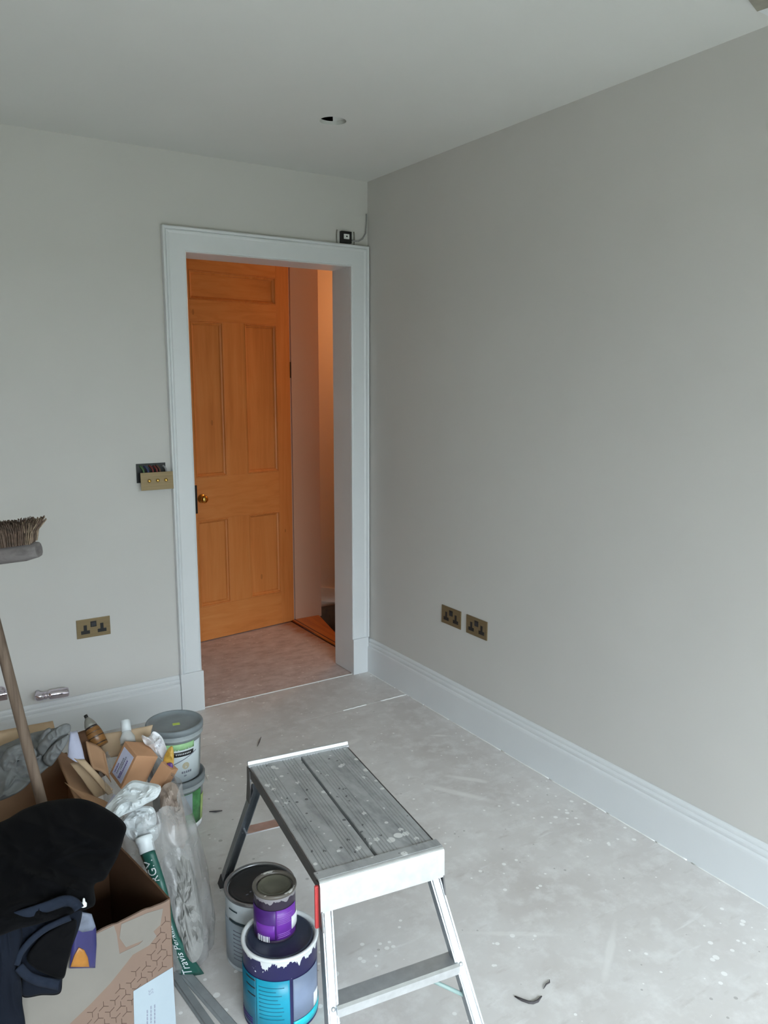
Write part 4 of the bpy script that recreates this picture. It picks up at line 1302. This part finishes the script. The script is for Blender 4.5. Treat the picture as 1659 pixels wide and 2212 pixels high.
def band_text(body, t0, t1, s0, s1):
    vs_, fs_ = text_mesh(body, 1.0)
    x0 = min(v[0] for v in vs_); x1 = max(v[0] for v in vs_); y1 = max(v[1] for v in vs_)
    out = [bandpt(t0 + (t1 - t0) * (v[0] - x0) / (x1 - x0), s0 + (s1 - s0) * v[1] / y1, 0.0016) for v in vs_]
    MB().add(out, fs_).build('lettering', 'ink_white', bd)
band_text('RGM', 0.27, 0.075, 0.62, 0.02)
band_text('Travis Perkins', 0.985, 0.62, 0.60, 0.24)
# white film and paper bunched inside, showing through
rl = empty('paper_roll', at(316, 1826, deps[0] + 0.03))
tag(rl, 'white paper roll end with a ribbed collar inside the clear bag', 'roll')
ra = (at(319, 1842, deps[0] + 0.012) - at(311, 1806, deps[0] + 0.03))
MB().lathe([(0.0, 0), (0.024, 0.001), (0.026, 0.004), (0.026, ra.length * 0.30), (0.0225, ra.length * 0.38), (0.0235, ra.length * 0.50), (0.0215, ra.length * 0.56), (0.0215, ra.length), (0, ra.length)], 32, at(311, 1806, deps[0] + 0.03), ra).build('roll', 'white_film', rl)
def crumple(name, outline, dep, th, amp, seed, mat, label, cat, tilt=(0, 0), n=44):
    return tag(lump(MB(), outline, dep, th, th, amp, 17, seed, rings=8, tilt=tilt, n=n, smooth=False, prof=0.7).build(name, mat), label, cat)
crumple('paper_wrapping', [(226, 1752), (240, 1730), (262, 1706), (286, 1686), (318, 1690), (347, 1698), (340, 1722), (316, 1736), (296, 1748), (272, 1758), (244, 1770)], deps[0] + 0.03, 0.020, 0.020, 2.0, 'white_film', 'crumpled white paper wrapping spilling out at the front of the clear bag', 'paper', (0, -0.001))
crumple('plastic_wrapping', [(262, 1775), (284, 1752), (306, 1742), (330, 1744), (338, 1764), (336, 1784), (322, 1796), (292, 1794), (272, 1790)], deps[0] + 0.05, 0.022, 0.020, 6.0, 'white_film', 'bunched white plastic wrapping in the middle of the clear bag', 'packaging')
crumple('plastic_wrapping', [(270, 1792), (296, 1786), (324, 1786), (346, 1780), (344, 1802), (332, 1818), (306, 1822), (280, 1812)], deps[0] + 0.045, 0.018, 0.022, 11.0, 'white_film', 'lower sheet of white plastic wrapping above the green band', 'packaging')

crumple('grey_sheeting', [(352, 1860), (380, 1830), (408, 1850), (426, 1910), (436, 1980), (438, 2050), (416, 2080), (392, 2040), (372, 1980), (358, 1920)], 2.16, 0.03, 0.022, 17.0, 'film_grey', 'bunched grey plastic sheeting low inside the clear bag', 'packaging', (0, -0.0004))
crumple('brown_packing_paper', [(346, 1712), (366, 1690), (384, 1700), (396, 1744), (404, 1800), (392, 1838), (368, 1830), (352, 1790)], 2.33, 0.03, 0.030, 23.0, 'packing_brown', 'crumpled pinkish brown packing paper seen through the side of the bag', 'paper', (0, -0.0008))

# cartons and scraps at the mouth of the bag
DB_ = 2.47
def small_box(name, tl, depth, e1, e2, e3, label):
    o = at(tl[0], tl[1], depth)
    v = lambda q: CR * q[0] - CU * q[1] + CF * q[2]
    a, b, c = v(e1), v(e2), v(e3)
    b = b - a * (b.dot(a) / a.dot(a))
    c = a.cross(b).normalized() * c.length * (1 if a.cross(b).dot(c) > 0 else -1)
    e = empty(name, o); tag(e, label, 'box')
    MB().obox(o, a, b, c).build('body', 'carton_brown', e, bevel=0.0012)
    return e, o, a, b, c
e, o, a, b, c_ = small_box('small_carton', (270, 1601), DB_, (0.054, 0.029, -0.055), (-0.053, 0.102, 0.008), (0.050, 0.020, 0.058), 'small brown carton with a white label lying tilted in the bag')
n_ = -c_.normalized()
def lab_pt(s, t, off): return o + a * s + b * t + n_ * off
pl_ = MB().loft([[lab_pt(s, t, off) for s, t in ((0.12, 0.12), (0.88, 0.10), (0.88, 0.90), (0.12, 0.90))] for off in (0.0002, 0.0010)]).build('label', 'label_lilac', e)
for s_, t0, t1, mt in ((0.66, 0.30, 0.84, 'ink_violet'), (0.50, 0.26, 0.62, 'ink_grey'), (0.40, 0.34, 0.80, 'ink_grey'), (0.26, 0.56, 0.82, 'ink_violet'), (0.58, 0.66, 0.84, 'ink_violet')):
    m = MB(); t_ = t0
    while t_ < t1:
        w = RND.uniform(0.02, 0.05)
        q = [lab_pt(s, t, 0.0014) for s, t in ((s_ - 0.03, t_), (s_ + 0.03, t_), (s_ + 0.03, t_ + w), (s_ - 0.03, t_ + w))]
        m.loft([q, [p + n_ * 0.0003 for p in q]]); t_ += w + 0.014
    m.build('text_line', mt, pl_)
small_box('small_carton', (349, 1645), DB_ - 0.03, (0.036, 0.021, -0.018), (-0.046, 0.060, 0.004), (0.010, 0.006, 0.034), 'small plain brown carton wedged behind the labelled carton in the bag')

def scrap(name, quad, dep, curl, mat, label, th=0.004, cat='cardboard', n=10):
    """piece of packaging through four corners (pixels + depths), curled"""
    P = [at(u, v, d) for (u, v), d in zip(quad, dep)]
    def fn(u, v):
        p = P[0].lerp(P[1], u).lerp(P[3].lerp(P[2], u), v)
        return p + (CF * -1) * curl * math.sin(PI * u) + CU * curl * 0.3 * math.sin(PI * v) + CF * 0.004 * mnoise.noise(Vector((u * 3, v * 3, curl * 90)))
    return tag(MB().sheet(fn, n, n, th).build(name, mat), label, cat)
scrap('cardboard_scrap', [(152, 1650), (176, 1640), (244, 1706), (206, 1724)], [2.44, 2.46, 2.40, 2.38], 0.004, 'cardboard_light', 'tan cardboard flap folded down at the front edge of the bag')
scrap('cardboard_scrap', [(160, 1586), (196, 1576), (232, 1672), (206, 1690)], [2.52, 2.56, 2.46, 2.44], -0.018, 'cardboard_dark', 'dark brown curled cardboard flap under the amber bottle')
scrap('cardboard_scrap', [(186, 1602), (226, 1628), (240, 1690), (200, 1660)], [2.49, 2.50, 2.43, 2.43], -0.02, 'cardboard', 'brown torn cardboard strip left of the labelled carton')
scrap('cardboard_scrap', [(216, 1586), (330, 1566), (318, 1620), (214, 1640)], [2.60, 2.58, 2.55, 2.57], 0.010, 'cardboard_light', 'pale cardboard sheet standing at the back of the bag')
scrap('paper_scrap', [(152, 1580), (166, 1578), (186, 1650), (146, 1634)], [2.50, 2.52, 2.42, 2.43], 0.012, 'label_lilac', 'bluish white paper edge curling beside the grey cloth', 0.0015, 'paper')
scrap('paper_scrap', [(158, 1636), (182, 1640), (244, 1712), (232, 1716)], [2.425, 2.42, 2.375, 2.375], 0.010, 'cardboard_light', 'narrow torn paper strip running along the tan flap', 0.002, 'paper')
scrap('paper_scrap', [(222, 1752), (246, 1716), (270, 1726), (246, 1768)], [2.24, 2.26, 2.24, 2.22], 0.006, 'label_lilac', 'folded bluish white paper at the lower lip of the clear bag', 0.0015, 'paper')
scrap('cardboard_scrap', [(140, 1690), (205, 1722), (246, 1740), (226, 1780)], [2.36, 2.34, 2.30, 2.28], 0.006, 'cardboard', 'brown cardboard flap hanging between the carton and the clear bag')

# amber bottle with a black nozzle
bt = empty('glue_bottle', at(214, 1606, 2.56))
tag(bt, 'amber striped bottle with a pointed black-tipped nozzle', 'bottle')
b0 = at(217, 1612, 2.55); b1 = at(184, 1544, 2.57); ax_ = (b1 - b0); L_ = ax_.length
MB().lathe([(0.026, 0), (0.026, L_ * 0.36), (0.023, L_ * 0.52), (0.019, L_ * 0.62)], 28, b0, ax_).build('body', 'bottle_amber', bt)
for f0, f1, r_ in ((0.06, 0.22, 0.0268), (0.27, 0.36, 0.0268), (0.42, 0.50, 0.0250), (0.56, 0.63, 0.0212)):
    MB().lathe([(r_ - 0.002, L_ * f0), (r_, L_ * f0 + 0.001), (r_ - (f1 - f0) * 0.03, L_ * f1 - 0.001), (r_ - 0.003, L_ * f1)], 28, b0, ax_).build('label_stripe', 'bottle_dark', bt)
MB().lathe([(0.020, L_ * 0.62), (0.018, L_ * 0.70), (0.012, L_ * 0.82), (0.006, L_ * 0.90)], 24, b0, ax_).build('nozzle', 'bottle_grey', bt)
MB().lathe([(0.0055, L_ * 0.90), (0.0062, L_ * 0.92), (0.0058, L_ * 0.99), (0, L_)], 16, b0, ax_).build('tip', 'black_plastic', bt)
# clear plastic bottle neck
cbn = empty('clear_bottle', at(274, 1600, 2.58))
tag(cbn, 'clear plastic bottle with a white cap poking out of the bag', 'bottle')
q0, q1 = at(277, 1606, 2.55), at(270, 1556, 2.58); ax_ = q1 - q0; L_ = ax_.length
MB().lathe([(0.024, 0), (0.024, L_ * 0.25), (0.014, L_ * 0.5), (0.013, L_ * 0.6)], 24, q0, ax_).build('bottle', 'clear_plastic', cbn)
MB().lathe([(0.0155, L_ * 0.52), (0.0155, L_ * 0.96), (0.013, L_), (0, L_)], 24, q0, ax_).build('cap', 'white_film', cbn)
crumple('tissue', [(306, 1588), (320, 1592), (332, 1580), (348, 1590), (356, 1606), (360, 1622), (352, 1640), (344, 1634), (326, 1616), (312, 1606)], 2.50, 0.020, 0.030, 4.0, 'tissue_white', 'crumpled white tissue beside the labelled carton in the bag', 'tissue')
MBt = lump(MB(), [(352, 1648), (360, 1622), (372, 1612), (376, 1636), (372, 1664), (362, 1668)], 2.46, 0.012, 0.015, 0.006, 24, 8.0)
wr = MBt.build('sweet_wrapper', 'wrapper_yellow'); tag(wr, 'yellow and purple wrapper at the right edge of the bag mouth', 'wrapper')
lump(MB(), [(360, 1650), (372, 1648), (373, 1660), (364, 1664)], 2.445, 0.006, 0.006, 0.002, 24, 1.0).build('purple_patch', 'wrapper_purple', wr)

# black jacket heaped over the front carton
jk = empty('jacket', (-1.95, -1.75, 0.4))
tag(jk, 'black jacket heaped over the open front carton', 'jacket')
m = MB()
lump(m, [(-70, 1800), (-20, 1784), (18, 1768), (56, 1746), (113, 1729), (178, 1726), (232, 1748), (271, 1781), (267, 1812), (256, 1846), (243, 1872), (226, 1900), (204, 1912), (206, 1950), (188, 1964), (120, 1985), (50, 2004), (-70, 2020)], 1.76, 0.06, 0.13, 0.026, 8, 1.0, rings=26, tilt=(0.0006, -0.0013), stretch=(1, 1, 0.55), center=(95, 1870), n=150)
m.build('body', 'black_cloth', jk)

# rest of the jacket sunk into the carton
jc = BC0 + BXA * 0.275 + BXB * 0.185
m = MB(); rings = []
for j in range(15):
    ph = -PI / 2 + PI * j / 14
    ring = []
    for k in range(40):
        th_ = 2 * PI * k / 40
        q = BXA * (0.165 * math.cos(ph) * math.cos(th_)) + BXB * (0.150 * math.cos(ph) * math.sin(th_)) + Z * (0.20 * math.sin(ph))
        ring.append(jc + Z * 0.225 + q * (1 + 2.6 * fold(q, 0.03, 9, 6.0)))
    rings.append(ring)
m.loft(rings, True)
m.build('folded_bulk', 'black_cloth', jk)

# navy work top hanging over the carton's front
nv = empty('navy_hoodie', (-2.0, -1.95, 0.3))
tag(nv, 'dark navy hoodie hanging over the front of the open carton', 'clothing')
m = MB()
lump(m, [(-80, 1975), (0, 1985), (50, 1976), (100, 1960), (150, 1942), (176, 1960), (172, 2000), (150, 2060), (136, 2110), (129, 2146), (90, 2150), (48, 2153), (46, 2110), (40, 2085), (20, 2060), (-80, 2060)], 0, 0.020, 0.002, 0.012, 11, 2.0, center=(95, 2040), n=128, rings=20, plane=lambda u, v: onface(u, v, 0.026))
m.build('sleeve', 'navy_cloth', nv)
m = MB()
lump(m, [(-90, 1985), (0, 1992), (34, 1992), (48, 2012), (46, 2050), (38, 2085), (46, 2120), (48, 2160), (44, 2250), (-90, 2270)], 0, 0.026, 0.004, 0.018, 11, 7.0, stretch=(1, 1, 0.35), n=100, rings=20, plane=lambda u, v: onface(u, v, 0.040))
m.build('front_panel', 'navy_cloth', nv)
m = MB()
lump(m, [(58, 2068), (88, 2026), (124, 2002), (158, 1986), (166, 1998), (156, 2044), (146, 2082), (136, 2114), (104, 2106), (76, 2092)], 0, 0.010, 0.006, 0.004, 14, 3.0, plane=lambda u, v: onface(u, v, 0.050))
m.build('lining', 'black_cloth', nv)  # black lump stands in for the shade inside the sleeve opening
for nm, pth, r_ in (('cuff', ((40, 2088), (60, 2108), (84, 2119), (108, 2124), (127, 2128)), 0.013), ('hem', ((-20, 1996), (30, 1982), (70, 1970), (110, 1956), (140, 1946), (160, 1950), (171, 1964)), 0.013), ('hem', ((36, 2086), (44, 2060), (66, 2032), (96, 2008), (128, 1992), (152, 1982)), 0.0075)):
    k = len(pth); q_ = []
    for i in range(k - 1):                           # flattened strip of doubled fabric along the path
        for j in range(5):
            t_ = j / 5
            p0_, p1_, p2_, p3_ = [Vector(pth[max(0, min(k - 1, i + d_))]) for d_ in (-1, 0, 1, 2)]
            q_.append(0.5 * ((2*p1_) + (p2_ - p0_)*t_ + (2*p0_ - 5*p1_ + 4*p2_ - p3_)*t_*t_ + (3*p1_ - p0_ - 3*p2_ + p3_)*t_**3))
    q_.append(Vector(pth[-1]))
    rings = []
    for i, c2 in enumerate(q_):
        d2 = (q_[min(i+1, len(q_)-1)] - q_[max(i-1, 0)]).normalized(); n2_ = Vector((-d2.y, d2.x))
        of = 0.056 + 0.003 * math.sin(i * 0.9)
        rings.append([onface(c2.x + n2_.x * r_ * 950 * cs, c2.y + n2_.y * r_ * 950 * cs, of + sn) for cs, sn in ((-1, 0), (-0.8, 0.004), (0, 0.007), (0.8, 0.004), (1, 0), (0.6, -0.003), (-0.6, -0.003))])
    MB().loft(rings, True).build(nm, 'navy_cuff', nv)
zb = onface(181, 1958, 0.045)
MB().lathe([(0.006, 0), (0.0062, 0.006), (0.003, 0.010), (0.0022, 0.016), (0, 0.018)], 14, zb, CU).build('zip_pull', 'white_plastic', nv)

# blue and orange packet tucked over the rim
pk = empty('packet', onface(190, 2090, 0.0))
tag(pk, 'shiny blue packet with an orange print tucked between hoodie and carton', 'packet')
def pkp(u, v, off): return onface(u, v, off)
ring = [(150, 2092), (206, 2091), (209, 2040), (208, 2005), (198, 1975), (172, 1968), (156, 2000)]
def infl(pix, o0, o1, nm, mt):
    c0 = Vector((sum(p[0] for p in pix) / len(pix), sum(p[1] for p in pix) / len(pix)))
    rs = []
    for s_, of in ((1.0, o0), (1.0, o0 + (o1 - o0) * 0.55), (0.93, o0 + (o1 - o0) * 0.92), (0.6, o1)):
        rs.append([pkp(c0.x + (p[0] - c0.x) * s_, c0.y + (p[1] - c0.y) * s_, of) for p in pix])
    return MB().loft(rs, True).build(nm, mt, pk)
infl(ring, 0.0012, 0.018, 'pouch', 'packet_blue')
infl([(160, 2006), (172, 1968), (198, 1974), (207, 2002), (200, 2010), (178, 2014)], 0.014, 0.024, 'crimped_top', 'packet_grey')
infl([(152, 2089), (160, 2064), (170, 2046), (182, 2052), (190, 2068), (193, 2089)], 0.017, 0.0205, 'orange_print', 'packet_orange')

# grey trim lengths lying on the floor by the carton
for i, (p, q, w, hh, lab) in enumerate((((374, 2088), (472, 2226), 0.026, 0.010, 'long grey trim strip on the floor nearest the open carton'), ((402, 2088), (520, 2222), 0.030, 0.006, 'long grey trim strip on the floor nearest the paint tins'))):
    a = on(p[0], p[1], 2, 0.0); b = on(q[0], q[1], 2, 0.0)
    d = (b - a); d.z = 0; n_ = d.normalized().cross(Z) * w
    m = MB()
    sec = [(0, 0.0005), (1, 0.0005), (1, hh * 0.4), (0.82, hh * 0.5), (0.78, hh), (0.12, hh), (0.06, hh * 0.5), (0, hh * 0.4)]
    m.loft([[pp + n_ * s_ + Z * z_ for s_, z_ in sec] for pp in (a, b)])
    tag(m.build('trim_strip', simple('trim_grey_%d' % i, (128 + 12 * i, 132 + 12 * i, 134 + 12 * i), 0.4), origin=None), lab, 'trim strip')

# bits of debris on the floor
def curl(pix, r_, mat, label, name='wood_shaving', cat='debris'):
    m = MB()
    m.tube([on(u, v, 2, 0.004 if 0 < i < len(pix) - 1 else 0.003) for i, (u, v) in enumerate(pix)], [r_ * (0.5 if i in (0, len(pix) - 1) else 1) for i in range(len(pix))], 6)
    tag(m.build(name, mat), label, cat)
simple('debris_dark', (72, 68, 70), 0.7); simple('debris_pale', (226, 222, 214), 0.7)
curl([(1112, 2152), (1128, 2160), (1142, 2165), (1152, 2166), (1162, 2162), (1170, 2152)], 0.0035, 'debris_dark', 'dark curled shaving on the bare floor right of the step platform')
curl([(1174, 2136), (1180, 2126), (1187, 2122), (1187, 2116)], 0.0018, 'debris_dark', 'tiny dark kinked shaving beside the larger curled one')
curl([(452, 1753), (466, 1753), (480, 1751)], 0.0035, 'debris_dark', 'short dark splinter on the floor between bucket and platform', 'splinter')
curl([(556, 1612), (560, 1603), (564, 1592)], 0.0022, 'debris_dark', 'thin dark splinter on the floor beyond the step platform', 'splinter')
curl([(437, 1690), (440, 1676), (444, 1672), (448, 1680), (450, 1686)], 0.0018, 'debris_pale', 'pale bent shaving on the floor beside the stacked buckets')
